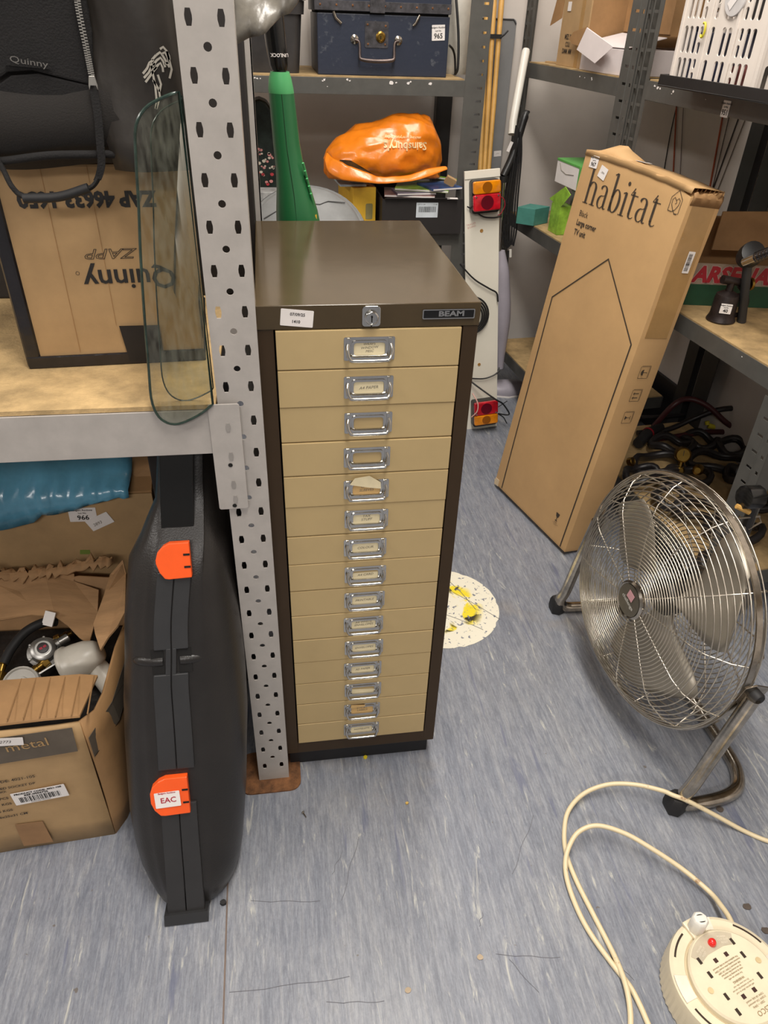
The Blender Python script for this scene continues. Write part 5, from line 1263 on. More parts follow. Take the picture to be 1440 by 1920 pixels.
# white lattice crate standing in a black tray
tr_ = T('black_tray', 'black plastic tray overhanging the upper right shelf', 'tray', g(0, .6, UZ))
def gp_(b, a, z): return g(b, a, z)
b = B(); b.box(-.088, .29, .40, .835, UZ+.004, UZ+.007, G); b.box(-.088, -.085, .40, .835, UZ+.007, UZ+.026, G); b.box(.287, .29, .40, .835, UZ+.007, UZ+.026, G); b.box(-.085, .287, .832, .835, UZ+.007, UZ+.026, G); b.box(-.085, .287, .40, .403, UZ+.007, UZ+.026, G)
K(tr_, 'tray', b, blk, fr=I4, bevel=.001)
crt = T('white_crate', 'white lattice plastic crate full of odds and ends on the upper right shelf', 'crate', g(0, .65, UZ+.008))
cz0, cz1_ = UZ+.0085, UZ+.25
CA0, CA1 = .545, .812
def lattice(w_, h_):
    hs = []; rows_ = [(.010, .050), (.058, .104), (.116, .162), (.172, .218)]
    x = .012; k = 0
    while x < w_-.014:
        wd_ = .0118
        for (y0, y1) in rows_:
            if k % 7 == 3:
                ym = (y0+y1)/2
                hs += [rrect(x, x+wd_*.8, y0, ym-.003, .004, 3), rrect(x, x+wd_*.8, ym+.003, y1, .004, 3)]
            elif k % 7 == 6: pass
            else: hs.append(rrect(x, x+wd_, y0, y1, .005, 4))
        x += wd_+.0060; k += 1
    return hs
ww_ = CA1-CA0
crm = mat('white_crate_plastic', (226, 216, 206), .4, var=.03)
cb0, cb1 = -.074, .22
K(crt, 'side_panel', plate(rect(0, ww_, 0, cz1_-cz0), lattice(ww_, cz1_-cz0), .003, G @ frame((cb0, CA1, cz0), (0, -1, 0), (0, 0, 1))), crm, fr=I4)
K(crt, 'side_panel', plate(rect(0, ww_, 0, cz1_-cz0), lattice(ww_, cz1_-cz0), .003, G @ frame((cb1, CA1, cz0), (0, -1, 0), (0, 0, 1))), crm, fr=I4)
dd_ = cb1-cb0
K(crt, 'end_panel', plate(rect(0, dd_, 0, cz1_-cz0), lattice(dd_, cz1_-cz0), .003, G @ frame((cb0, CA0, cz0), (1, 0, 0), (0, 0, 1))), crm, fr=I4)
K(crt, 'end_panel', plate(rect(0, dd_, 0, cz1_-cz0), lattice(dd_, cz1_-cz0), .003, G @ frame((cb0, CA1, cz0), (1, 0, 0), (0, 0, 1))), crm, fr=I4)
b = B()
for a in (CA0, CA1):
    for bb3 in (cb0, cb1): b.box(bb3-.004, bb3+.004, a-.004, a+.004, cz0, cz1_, G)
for q in (.090, .178): b.box(cb0-.004, cb0+.001, CA1-q-.004, CA1-q+.004, cz0, cz1_, G)
K(crt, 'corner_rib', b, crm, fr=I4, bevel=.001, kind='stuff')
K(crt, 'floor_panel', B().box(cb0, cb1, CA0, CA1, cz0, cz0+.003, G), crm, fr=I4)
db = K(crt, 'round_boss', B().lathe([(.030, 0), (.030, .003), (.029, .004), (.001, .004)], 32, G @ frame((cb0-.002, .655, cz0+.150), (0, -1, 0), (0, 0, 1))), mat('milky_disc', (206, 202, 200), .4), fr=I4, smooth=30)
sticker(db, G @ frame((cb0-.0065, .652, cz0+.152), (0, -1, 0), (0, 0, 1)) @ Matrix.Rotation(R(48), 4, 'Z'), .046, .015, [('951 R', .006, 0, 0, {'shear': .3})], name='ticket', round_=.0003)
rn = random.Random(12)
cont = [((60, 66, 92), 'dark blue plastic box inside the white crate'), ((146, 84, 80), 'dusty red tube inside the white crate'), ((92, 84, 76), 'brown-grey tin inside the white crate'), ((196, 190, 178), 'white jar inside the white crate'), ((44, 42, 44), 'black block inside the white crate'), ((96, 140, 74), 'green bottle inside the white crate, top right'), ((200, 120, 80), 'orange-brown cap inside the white crate')]
pos = [(-.02, .75, .0, .05, .09), (.0, .66, .0, .035, .05), (-.03, .58, .0, .03, .06), (-.045, .575, .075, .022, .11), (.05, .70, .09, .06, .10), (-.04, .585, .19, .015, .05), (-.04, .60, .0, .012, .05)]
for (c, lab), (bb3, a, dz, r_, h_) in zip(cont, pos):
    m_ = mat('odd_%d_%d_%d' % c, c, .4, var=.3, scale=30)
    nm = {'box': 'plastic_box', 'tube': 'cosmetic_tube', 'tin': 'tin', 'jar': 'jar', 'block': 'plastic_block', 'bottle': 'bottle', 'cap': 'ochre_pot'}[lab.split(' inside')[0].split(' ')[-1]]
    z0 = cz0+.004+dz
    bq = B()
    if 'box' in lab or 'block' in lab: bq.box(bb3-r_*.7, bb3+r_, a-r_, a+r_, z0, z0+h_, G)
    elif nm == 'cosmetic_tube': bq.tube([g(bb3, a-.07, z0+r_*.6), g(bb3, a+.07, z0+r_*.6)], r_*.6, 16)
    else: bq.lathe([(r_, 0), (r_, h_*.8), (r_*.7, h_*.85), (r_*.7, h_)], 18, Matrix.Translation(g(bb3, a, z0)))
    K(None, nm, bq, m_, bevel=.002 if ('box' in lab or 'block' in lab) else 0, smooth=35, label=lab, cat='container')
K(None, 'yellow_hook', B().tube([g(cb0-.008, .728+.006*math.cos(t), cz0+.098+.012*math.sin(t)) for t in [R(a) for a in range(60, 340, 20)]], .0022, 6), mat('yellow_plastic', (214, 200, 50), .4), smooth=60, label='small yellow plastic hook on the white crate side', cat='hook')
K(None, 'navy_folder', B().box(-.070, .20, .818, .824, UZ+.010, UZ+.12, G), mat('navy_card', (40, 50, 92), .5), bevel=.001, label='navy blue folder edge squeezed at the left of the white crate', cat='folder')

# far bay, middle shelf: teal box, green and white cartons
MZ = .6335
def strip(x): return x
tl_m = mat('teal_card', (74, 138, 126), .55, var=.12, scale=20)
tb_ = T('teal_box', 'small teal cardboard box on the middle shelf beside the trailer light board', 'box', g(.03, 1.55, MZ))
gb = Matrix.Translation(g(.008, 1.545, MZ)) @ Matrix.Rotation(R(-52), 4, 'Z')
gb = frame(g(-.004, 1.522, MZ), (-.80, .60, 0), (.60, .80, 0))
K(tb_, 'carton', B().prism([g(-.005, 1.525, MZ), g(-.049, 1.566, MZ), g(.012, 1.608, MZ), g(.062, 1.560, MZ)], (0, 0, .052)), tl_m, fr=I4, bevel=.0012)
_p = g(-.005, 1.525, MZ); _q = g(.062, 1.560, MZ); _d = (_q-_p).normalized(); Mq = frame(_p, (-_d.y, _d.x, 0), _d)
K(tb_, 'printed_drop', B().prism([Mq @ Vector((-.0006, .036+.004*math.cos(t), .023+.006*math.sin(t))) for t in [2*PI*k/10 for k in range(10)]], Mq.to_3x3() @ Vector((-.0003, 0, 0))), paper, fr=I4)
wg = T('green_white_carton', 'white and green carton standing on the middle shelf behind the long carton', 'box', g(.1, 1.42, MZ))
gw_m = mat('green_card', (96, 168, 84), .45, var=.08)
K(wg, 'carton', B().box(.030, .16, 1.335, 1.49, MZ+.142, MZ+.208, G), paper, fr=I4, bevel=.001)
K(wg, 'green_edge', B().box(.029, .161, 1.334, 1.491, MZ+.203, MZ+.2095, G).box(.0285, .161, 1.333, 1.340, MZ+.142, MZ+.208, G), gw_m, fr=I4, bevel=.001)
K(wg, 'stand_board', B().box(.085, .15, 1.345, 1.47, MZ, MZ+.1415, G), mat('grey_card', (160, 164, 166), .6), fr=I4)
K(wg, 'tab_line', B().tube([g(.0295, 1.47, MZ+.198), g(.0295, 1.455, MZ+.180), g(.0295, 1.42, MZ+.174), g(.0295, 1.37, MZ+.180)], .0008, 4), ink_grey, fr=I4)
lg = T('lime_packet', 'lime green packet between the teal box and the long carton', 'packet', g(.04, 1.45, MZ))
lime = mat('lime_print', (146, 190, 66), .4, var=.3, scale=30)
K(lg, 'packet', B().box(.022, .066, 1.405, 1.470, MZ, MZ+.085, G), lime, fr=I4, bevel=.001)
K(lg, 'open_flap', B().prism([at(1030, 372, P=g(.022, 1.45, 0), N=NG), at(1060, 350, P=g(.025, 1.42, 0), N=NG), at(1070, 366, P=g(.025, 1.4, 0), N=NG), at(1050, 390, P=g(.022, 1.43, 0), N=NG)], (.001, 0, .001)), lime, fr=I4)
# near bay, middle shelf: open fruit carton and blow lamp
ar = T('fruit_carton', 'open fruit carton with red, white and green print on the middle right shelf', 'box', g(.2, .7, .6405))
Ma = frame(g(.004, .735, .6405), (.983, -.18, 0), (.18, .983, 0))
K(ar, 'front_wall', B().box(0, .40, 0, .004, 0, .098, Ma), mat('printed_card', (150, 132, 114), .6), fr=I4)
K(ar, 'green_band', B().box(.0, .40, -.0008, .0, 0, .050, Ma), mat('dark_green_print', (24, 66, 42), .6, var=.15), fr=I4)
K(ar, 'back_wall', B().box(0, .40, .16, .164, 0, .17, Ma), card_dark, fr=I4)
K(ar, 'side_wall', B().box(0, .004, .004, .16, 0, .112, Ma), card_dark, fr=I4); K(ar, 'side_wall', B().box(.396, .40, .004, .16, 0, .112, Ma), card_dark, fr=I4)
K(ar, 'base', B().box(.004, .396, .004, .16, 0, .004, Ma), card_dark, fr=I4)
K(ar, 'raised_flap', B().prism([Ma @ Vector(p) for p in ((.095, .07, .112), (.105, .09, .195), (.30, .10, .20), (.32, .07, .112))], (0, .004, 0)), card_dark, fr=I4, bevel=.001)
Mw_ = Ma @ frame((.0, -.0012, 0), (1, 0, 0), (0, 0, 1))
K(ar, 'lettering_shadow', text_b(B(), 'ARSENAL', .050, .040, .072, 'LEFT', M=Mw_, z=.0003, bold=.0042, sx=.95, shear=.18), mat('pink_print', (176, 150, 140), .6), fr=I4)
K(ar, 'lettering', text_b(B(), 'ARSENAL', .050, .040, .072, 'LEFT', M=Mw_, z=.0009, bold=.0024, sx=.95, shear=.18), mat('red_print', (156, 28, 40), .6), fr=I4)
bl_ = T('blow_lamp', 'old black-brown metal blow lamp with a lot label on the middle right shelf', 'lamp', g(.062, .613, .6405))
oldm = mat('sooty_metal', (48, 38, 36), .45, .3, var=.4, scale=40, bump=.1)
K(bl_, 'tank', B().lathe([(.030, 0), (.032, .003), (.029, .010), (.027, .016), (.026, .052), (.024, .060), (.014, .066), (.010, .068)], 28), oldm, smooth=35)
K(bl_, 'burner', B().tube([(-.024, .0, .094), (.0, 0, .090), (.040, 0, .084)], [.0095, .0085, .0085], 14), oldm, smooth=50)
K(bl_, 'riser', B().tube([(0, 0, .064), (0, 0, .090)], .008, 10), oldm, smooth=50)
K(bl_, 'valve_wheel', B().lathe([(.013, -.003), (.014, 0), (.013, .003)], 18, Matrix.Translation((.046, -.002, .083)) @ Matrix.Rotation(PI/2, 4, 'Y')), brass, smooth=40)
K(bl_, 'handle', B().tube(smooth_path([(.024, 0, .056), (.044, 0, .056), (.052, 0, .036), (.044, 0, .014), (.028, 0, .012)], 5), .006, 8), oldm, smooth=60)
K(bl_, 'bracket', B().tube([(.02, 0, .078), (.034, 0, .066), (.044, 0, .058)], .004, 8), oldm, smooth=60)
pz = WM[bl_.name].translation
lot(bl_, frame(pz+Vector((-.012, -.0262, .036)), (.90, -.42, .0), (.0, .0, 1)), '40', .024, .022)
fp = at(1400, 490, P=g(.03, .6, 0), N=NG); fq = at(1470, 462, P=g(.03, .5, 0), N=NG)
fx_ = T('flexible_hose', 'ribbed chrome flexible hose end poking in at the right above the blow lamp', 'hose', fp)
K(fx_, 'hose', B().tube([fp.lerp(fq, .3+k/40*1.2) for k in range(41)], [.0095 if k % 3 else .0115 for k in range(41)], 14), mat('dull_chrome', (96, 92, 92), .25, .9), fr=I4, smooth=60)
K(fx_, 'nozzle', B().tube([fp.lerp(fq, -.06), fp.lerp(fq, .34)], [.0088, .0095], 16), chrome, fr=I4, smooth=60)
mh = at(1407, 478, P=g(.075, .6, 0), N=NG)
dht = T('power_tool', 'black rounded tool head on a stem behind the chrome hose end', 'tool', mh)
K(dht, 'head', B().lathe([(.012, -.02), (.024, -.018), (.026, .0), (.024, .02), (.018, .024)], 18, frame(mh, (.2, .5, .8), (.9, -.3, 0))), blk_sm, fr=I4, smooth=40)
K(dht, 'stem', B().tube([mh+Vector((0, 0, -.018)), Vector((mh.x+.03, mh.y, .6410))], .010, 10), blk_sm, fr=I4, smooth=60)
# ------------------------------------------------------------------ hoses and gauges on the bottom right shelf
HZ = .1435
hose_b = mat('black_hose', (30, 27, 28), .4, var=.1); hose_r = mat('dark_red_hose', (70, 30, 32), .4, var=.1)
def hz_(px, py, z): return at(px, py, Z=z)
hlist = [('hose_black', hose_b, .0085, [(1195, 812, .16), (1250, 806, .165), (1300, 785, .20), (1350, 768, .24), (1400, 768, .24), (1432, 790, .20), (1450, 840, .15)], 'thick black hose arching in front of the right wall on the bottom shelf'),
         ('hose_red', hose_r, .0085, [(1225, 800, .16), (1262, 760, .24), (1290, 748, .26), (1325, 760, .25), (1365, 795, .20), (1400, 812, .165), (1450, 822, .16)], 'dark red-brown hose looping above the black hose on the bottom shelf'),
         ('hose_red', hose_r, .0085, [(1215, 826, .16), (1270, 818, .165), (1330, 810, .165), (1390, 812, .16), (1450, 820, .155)], 'dark red hose lying level behind the brass gauges'),
         ('hose_black', hose_b, .0075, [(1200, 783, .15), (1240, 782, .15), (1300, 776, .15)], 'thin black hose lying along the bottom shelf board')]
for nm, m_, r_, pts, lab in hlist:
    K(None, 'rubber_hose', B().tube(smooth_path([hz_(*p) for p in pts], 7), r_, 10), m_, smooth=80, label=lab, cat='hose')
rn = random.Random(21)
coil = [(1230, 880, .07), (1285, 905, .06), (1340, 880, .07), (1255, 850, .055), (1310, 835, .05), (1370, 850, .05), (1200, 905, .05), (1390, 905, .05), (1310, 965, .06), (1370, 1005, .06), (1410, 950, .05), (1255, 950, .05), (1345, 1065, .05)]
b = B()
for i, (px, py, rr) in enumerate(coil):
    c = hz_(px, py, .150)
    c = Vector((c.x, c.y, .162+.004*(i % 4)))
    n = 26; pts = []
    for k in range(n*2):
        a = 2*PI*k/n; q = rr*(1+.12*math.sin(a*2+i)); pts.append(c+Vector((q*math.cos(a), q*.8*math.sin(a), .008*math.sin(a*3+i)+.006*k/n)))
    b.tube(pts, .0092, 8)
K(None, 'coiled_hoses', b, hose_b, smooth=80, label='tangled heap of coiled black hoses on the bottom right shelf behind the fan', cat='hoses', kind='stuff')
def gauge(px, py, z, r, lab, face=(-.3, -.8, .3)):
    p = hz_(px, py, z); zq = Vector(face).normalized(); xq = zq.cross(Vector((0, 0, -1))).normalized(); M = frame(p, xq, zq.cross(xq))
    t = T('pressure_gauge', lab, 'gauge', M)
    K(t, 'case', B().lathe([(r*.9, -r*1.1), (r, -r), (r, r*.1), (r*.9, r*.2), (r*.82, r*.12)], 26), brass, smooth=40)
    K(t, 'dial', B().lathe([(r*.82, r*.08), (.0005, r*.081)], 22), mat('gauge_face', (170, 156, 120), .4))
    K(t, 'needle', B().box(-.0008, .0008, -r*.1, r*.6, r*.1, r*.13), ink)
    K(t, 'stem', B().tube([(0, -r*.9, -r*.4), (0, -r*1.9, -r*.4)], r*.3, 8), brass, smooth=60)
    K(t, 'valve_body', B().lathe([(r*.7, 0), (r*.75, r*.4), (r*.5, r*.8)], 8, Matrix.Translation((0, -r*2.2, -r*.8))), brass, bevel=.001)
    return t
gauge(1281, 853, .215, .021, 'brass pressure gauge above the top rim of the fan')
gauge(1186, 865, .185, .012, 'small brass valve fitting beside the long carton side', face=(.5, -.6, .5))
vb = hz_(1310, 880, .185)
K(None, 'brass_regulator', B().lathe([(.008, -.03), (.014, -.024), (.016, 0), (.010, .008), (.010, .03), (.014, .036)], 14, frame(vb, (.2, .3, 1), (.6, -.5, 0))), brass, smooth=40, label='dull brass regulator body right of the pressure gauge', cat='regulator')
tg_ = T('torch_handle', 'dark torch handle with a red ring on the bottom shelf beside the long carton', 'torch', hz_(1215, 810, .175))
pp_ = [hz_(1196, 832, .165), hz_(1215, 812, .175), hz_(1240, 800, .18)]
K(tg_, 'body', B().tube(pp_, [.016, .017, .012], 14), rubber, fr=I4, smooth=60)
dv = (pp_[1]-pp_[0]).normalized()
K(tg_, 'red_ring', B().tube([pp_[1]-dv*.002, pp_[1]+dv*.004], .0178, 18), mat('red_plastic', (150, 24, 36), .4), fr=I4, smooth=60)
cl_ = hz_(1382, 882, .19)
K(None, 'hose_connector', B().lathe([(.012, -.03), (.016, -.02), (.016, .0), (.019, .004), (.019, .014), (.012, .018), (.012, .05)], 16, frame(cl_, (1, .2, 0), (-.1, .3, 1))), blk, smooth=40, label='black hose connector with pale ring right of the gauges', cat='connector')
yp = hz_(1328, 798, .160)
yt = T('yellow_tap', 'small bright yellow plastic tap on the bottom right shelf', 'tap', yp)
K(yt, 'body', B().tube([yp, yp+Vector((.03, -.012, -.004))], [.009, .006], 10), mat('yellow_plastic', (214, 200, 50), .4), fr=I4, smooth=60)
K(yt, 'lever', B().tube([yp+Vector((-.004, 0, .004)), yp+Vector((-.006, .004, .014))], .007, 8), mat('yellow_plastic', (214, 200, 50), .4), fr=I4, smooth=60)

# ------------------------------------------------------------------ trailer light board
b0 = Vector((.723, 1.316, 0)); b1 = Vector((.652, 1.392, .8225)); by = (b1-b0).normalized(); bxv = Vector((1, .05, 0)); bxv = (bxv-by*bxv.dot(by)).normalized()
TB = frame(b0, bxv, by)         # x right, y up, z towards the viewer
if TB.col[2].y > 0: TB = frame(b0, -bxv, by)
tbd = T('trailer_light_board', 'long white trailer board with a red and amber lamp at each end', 'trailer board', TB)
BL = (b1-b0).length; bw = .0545
K(tbd, 'board', B().prism([(-bw, 0, -.006), (bw, 0, -.006), (bw, BL, -.006), (-bw, BL, -.006)], (0, 0, .006)), mat('cream_board', (234, 228, 212), .4, var=.03, scale=5), bevel=.001)
K(tbd, 'top_fold', B().box(-bw, bw, BL-.022, BL, .0, .003), mat('cream_board', (234, 228, 212), .4), bevel=.001)
red_l = mat('red_lens', (200, 22, 40), .12, var=.3, scale=30, coat=.5); amb = mat('amber_lens', (240, 140, 10), .12, var=.25, scale=30, coat=.5)
dred = mat('dark_red_lens', (96, 10, 30), .15); damb = mat('dark_amber_lens', (150, 84, 10), .15)
def lamp(yc, flip, n):
    s = -1 if flip else 1
    hsg = K(tbd, 'lamp_housing', B().prism([(x, y, 0) for x, y in rrect(-.041, .045, yc-.050, yc+.042, .008, 3)], (0, 0, .030)), blk, bevel=.002)
    M = Matrix.Translation((.002, yc, .030))
    K(hsg, 'red_lens', B().prism([(x, y, 0) for x, y in rrect(-.042, .042, (-.042 if s > 0 else -.004), (.004 if s > 0 else .042), .006, 3)], (0, 0, .014)), red_l, fr=TB @ M, bevel=.004, seg=3, smooth=60)
    K(hsg, 'amber_lens', B().prism([(x, y, 0) for x, y in rrect(-.042, .042, (.005 if s > 0 else -.040), (.040 if s > 0 else -.005), .006, 3)], (0, 0, .014)), amb, fr=TB @ M, bevel=.004, seg=3, smooth=60)
    K(hsg, 'red_reflector', B().prism([(x, y, 0) for x, y in circ(0, -s*.019, .0195, 22)], (0, 0, .0008)), dred, fr=TB @ M @ Matrix.Translation((0, 0, .0138)))
    K(hsg, 'amber_reflector', B().prism([(x, y, 0) for x, y in circ(0, s*.0225, .0150, 22)], (0, 0, .0008)), damb, fr=TB @ M @ Matrix.Translation((0, 0, .0138)))
    for sx in (-1, 1):
        K(hsg, 'lens_screw', B().lathe([(.003, 0), (.0025, .0015), (.0005, .002)], 10, TB @ M @ Matrix.Translation((sx*.034, -s*.002, .0142))), chrome, fr=I4)
lamp(BL-.066, False, 0); lamp(.072, True, 1)
for (x, y) in ((-.002, BL-.170), (-.010, .235)):
    K(tbd, 'hole_grommet', B().lathe([(.0055, 0), (.005, .0012), (.003, .0012), (.001, .0004)], 12, TB @ Matrix.Translation((x, y, .0002))), mat('tan_wood', (176, 130, 64), .6), fr=I4)
K(tbd, 'faded_print', text_b(B(), 'TRAILER\nBOARD', .008, -.034, BL-.152, rot=R(12), z=.0003), mat('faded_red', (206, 150, 140), .7))
def tb_pt(x, y, z): return TB @ Vector((x, y, z))
cw = [([(-.050, BL-.095, .01), (-.03, BL-.108, .012), (.0, BL-.128, .010), (.03, BL-.134, .010), (.052, BL-.133, .010), (.060, BL-.134, .004), (.063, BL-.12, -.008)], .0022, blk, 'black_wire'),
      ([(.050, BL-.075, .005), (.066, BL-.085, .004), (.070, BL-.105, .004), (.058, BL-.125, .004), (.048, BL-.13, .004)], .0016, mat('red_wire', (150, 30, 44), .4), 'red_wire'),
      ([(-.052, .195, .008), (.0, .187, .010), (.035, .193, .010), (.056, .205, .008), (.06, .215, 0)], .0024, blk, 'black_wire'),
      ([(-.052, .192, .008), (-.02, .165, .03), (.03, .125, .056), (.06, .10, .04), (.085, .065, .025), (.094, .046, .015), (.082, .044, .012), (.055, .052, .010)], .0028, blk, 'black_wire'),
      ([(.058, .074, .004), (.088, .094, .01)], .0014, blk, 'loose_strand'), ([(.056, .05, .01), (.075, .035, .01), (.088, .010, .01)], .002, blk, 'loose_strand'),
      ([(-.044, .150, .034), (-.032, .12, .052), (-.034, .09, .053), (-.05, .066, .04)], .0022, mat('pink_wire', (220, 172, 160), .4), 'pink_wire')]
for pts, r_, m_, nm in cw:
    K(tbd, nm, B().tube([tb_pt(*p) for p in smooth_path(pts, 6)], r_, 6), m_, fr=I4, smooth=80)
b = B()
for k in range(4):
    pts = []
    for j in range(22):
        a = R(-110+j*(230/21)); pts.append((-.048+(.066-.008*k)*math.cos(a), .405+(.062-.007*k)*math.sin(a), .010+.004*k))
    b.tube([tb_pt(*p) for p in pts], .003, 6)
K(tbd, 'cable_coil', b, blk, fr=I4, smooth=80, label='coiled black cable hanging beside the board')
K(tbd, 'black_wire', B().tube([tb_pt(*p) for p in smooth_path([(-.075, .57, .012), (-.03, .52, .012), (.02, .485, .012), (.045, .468, .01), (.05, .44, .01)], 6)], .0028, 6), blk, fr=I4, smooth=80)

# bamboo canes, grey board, tube, steam cleaner in the corner
cane = mat('bamboo', (206, 160, 86), .5, var=.15, scale=14)
for i, (x0, x1, y0, y1, lab) in enumerate(((911, 900, 1.745, 1.49, 'bamboo cane, leftmost of the three strapped in the corner'), (923, 908, 1.75, 1.50, 'bamboo cane in the middle of the three strapped in the corner'), (936, 916, 1.755, 1.51, 'bamboo cane, rightmost of the three strapped in the corner'))):
    p = at(x0, 60, Y=y0-.01); q = at(x1, 318, Y=y1+.12)
    d = (p-q); foot = q-d*(q.z/d.z); topp = p+d*((1.45-p.z)/d.z)
    if foot.y < 1.3: foot.y = 1.3
    t = T('bamboo_cane', lab, 'cane', foot, group=None)
    n = 24; pts = [foot.lerp(topp, k/n) for k in range(n+1)]
    K(t, 'stem', B().tube(pts, [.0078 if k % 4 else .0086 for k in range(n+1)], 10), cane, fr=I4, smooth=60)
sp0 = at(923, 68, Y=1.735)
stp = T('cable_tie_strap', 'black strap tying the three bamboo canes together', 'strap', sp0)
K(stp, 'band', B().loft([[sp0+Vector((x, y-.004, z)) for x, y in ((-.026, -.008), (.026, -.008), (.026, .014), (-.026, .014))] for z in (-.006, .006)], cap=False), rubber, fr=I4, solid=.002)
K(stp, 'loose_end', B().tube([sp0+Vector((.024, -.012, -.002)), sp0+Vector((.034, -.016, .006)), sp0+Vector((.044, -.014, .016))], .003, 6), rubber, fr=I4, smooth=60)
gpn = T('grey_board', 'flat grey panel standing against the back wall behind the canes', 'panel', (.775, 1.84, 0))
gb_m = mat('grey_panel', (134, 134, 134), .45, var=.05)
K(gpn, 'panel', B().prism([(x, y, 0) for x, y in rrect(.695, .842, .001, 1.190, .012, 4)], (0, 0, .016)), gb_m, fr=ff(0, 0, 1.853), bevel=.002)
K(gpn, 'top_rim', B().tube([(.70, 1.836, 1.180), (.71, 1.836, 1.188), (.83, 1.836, 1.188), (.84, 1.836, 1.176)], .0025, 6), mat('dark_rim', (70, 70, 72), .5), fr=I4)
sticker(gpn, ff(.825, .80, 1.8365) @ Matrix.Rotation(R(5), 4, 'Z'), .026, .018, [('2719', .005, 0, 0, {'shear': .3})], inkm=ink_grey, name='handwritten_ticket')
tt0, tt1 = at(986, 96, Y=1.80), at(962, 226, Y=1.74)
wt = T('steam_mop', 'pale grey steam mop with white upper tube, black handle and coiled lead in the corner', 'steam mop', at(955, 725, Z=0.0))
tt1 = at(962, 228, Y=1.63); tt0 = at(986, 96, Y=1.70)
K(wt, 'upper_tube', B().tube([at(960, 252, Y=1.615), tt1, tt0, tt0+(tt0-tt1)*.03], [.0125, .0125, .0125, .010], 16), white_pl, fr=I4, smooth=60)
lil = mat('lilac_plastic', (172, 166, 176), .35, var=.05)
hp0, hp1, hp2, hp3 = at(984, 218, Y=1.62), at(962, 290, Y=1.60), at(944, 330, Y=1.585), at(936, 470, Y=1.57)
K(wt, 'handle', B().tube(smooth_path([hp0+Vector((.01, 0, .004)), hp0, hp1, hp2], 6), [.010]*6+[.0125]*6+[.0125]*7, 12), blk, fr=I4, smooth=60)
K(wt, 'handle_collar', B().tube([hp2, hp2.lerp(hp3, .08)], .0155, 14), blk, fr=I4, smooth=50)
K(wt, 'ticket', B().cbox(at(956, 275, Y=1.585), (.010, .002, .030), (0, R(20), 0)), paper, fr=I4)
K(wt, 'shaft', B().tube([hp2, hp3], .0075, 12), chrome, fr=I4, smooth=60)
ft = at(958, 720, Z=.03)
k1, k2, k3 = at(940, 470, Y=1.57), at(941, 600, Y=1.56), at(938, 690, Y=1.555)
K(wt, 'body', B().tube(smooth_path([k1, k1.lerp(k2, .4), k2, k3], 5), [.012, .016, .020, .024, .027, .028, .029, .030, .031, .031, .030, .027, .023, .018, .014, .012], 18), lil, fr=I4, smooth=60)
hx_ = Vector((ft.x, 1.60, 0))
K(wt, 'floor_head', B().loft([[hx_+Vector((x*s, y*s, z)) for x, y in ((-.10, .03), (-.11, -.03), (-.02, -.055), (.05, -.035), (.062, .0), (.03, .03))] for z, s in ((.004, 1.0), (.022, 1.0), (.036, .86), (.046, .5))]), lil, fr=I4, bevel=.003, smooth=40)
K(wt, 'mop_pad', B().loft([[hx_+Vector((x*1.03, y*1.06, z)) for x, y in ((-.10, .03), (-.11, -.03), (-.02, -.055), (.05, -.035), (.062, .0), (.03, .03))] for z in (0, .005)]), paper, fr=I4)
b = B()
for k in range(7):
    x0 = 944+k*4.5; x1 = 943+k*3.2; yy = 1.60-.006*(k % 3)
    pts = [at(968+k*1.6, 235+k*3, Y=yy), at(958+k*3.2, 300, Y=yy), at(945+k*4.2, 380, Y=yy), at(942+k*4.4, 430, Y=yy), at(948+k*2.4, 462+3*math.sin(k), Y=yy-.004)]
    b.tube(smooth_path(pts, 6), .0028, 6)
K(wt, 'coiled_lead', b, rubber, fr=I4, smooth=80)
K(wt, 'lead_plug', B().tube([at(957, 468, Y=1.585), at(957, 482, Y=1.585)], .005, 8), white_pl, fr=I4, smooth=50)
K(wt, 'hanging_lead', B().tube([at(953, 470, Y=1.585), at(949, 520, Y=1.585), at(951, 600, Y=1.58)], .0032, 6), rubber, fr=I4, smooth=60)

# ------------------------------------------------------------------ floor fan
fyaw, ftilt, FR_ = .1283, .1048, .2429
fn_ = Vector((-math.cos(fyaw)*math.cos(ftilt), -math.sin(fyaw)*math.cos(ftilt), math.sin(ftilt)))
fs_ = Vector((math.sin(fyaw), -math.cos(fyaw), 0)); fv_ = fs_.cross(fn_)
if fv_.z < 0: fv_ = -fv_
FC = Vector((.7211, .0888, .2917))
FM = Matrix(((fs_.x, fv_.x, fn_.x, FC.x), (fs_.y, fv_.y, fn_.y, FC.y), (fs_.z, fv_.z, fn_.z, FC.z), (0, 0, 0, 1)))   # x to near side, y up, z out of the front
fan = T('floor_fan', 'large chrome floor fan with wire grille on a bent tube stand', 'fan', FM)
def cr_(r, z, n=72): return [Vector((r*math.cos(2*PI*k/n), r*math.sin(2*PI*k/n), z)) for k in range(n)]
b = B()
front = [(.043, .062), (.050, .062), (.057, .062)]
r_ = .0638
while r_ < .190: front.append((r_, .062-.10*(r_/.19)**4*.10)); r_ += .0068
for t in range(1, 7): front.append((.190+.0082*t, .052-.0052*t-.0010*t*t*.3))
for (r_, z) in front: b.tube(cr_(r_, z), .00125, 5, closed=True)
K(fan, 'front_grille', b, wire_m, smooth=80, label='front grille of close concentric wires')
b = B()
for z in (.012, .002, -.008): b.tube(cr_(FR_-.001, z), .0013, 5, closed=True)
K(fan, 'side_wires', b, wire_m, smooth=80)
K(fan, 'rim_band', B().loft([cr_(FR_, -.006), cr_(FR_+.003, -.006), cr_(FR_+.003, .006), cr_(FR_, .006), cr_(FR_, -.006)], cap=False), chrome_w, smooth=40)
b = B(); back = []
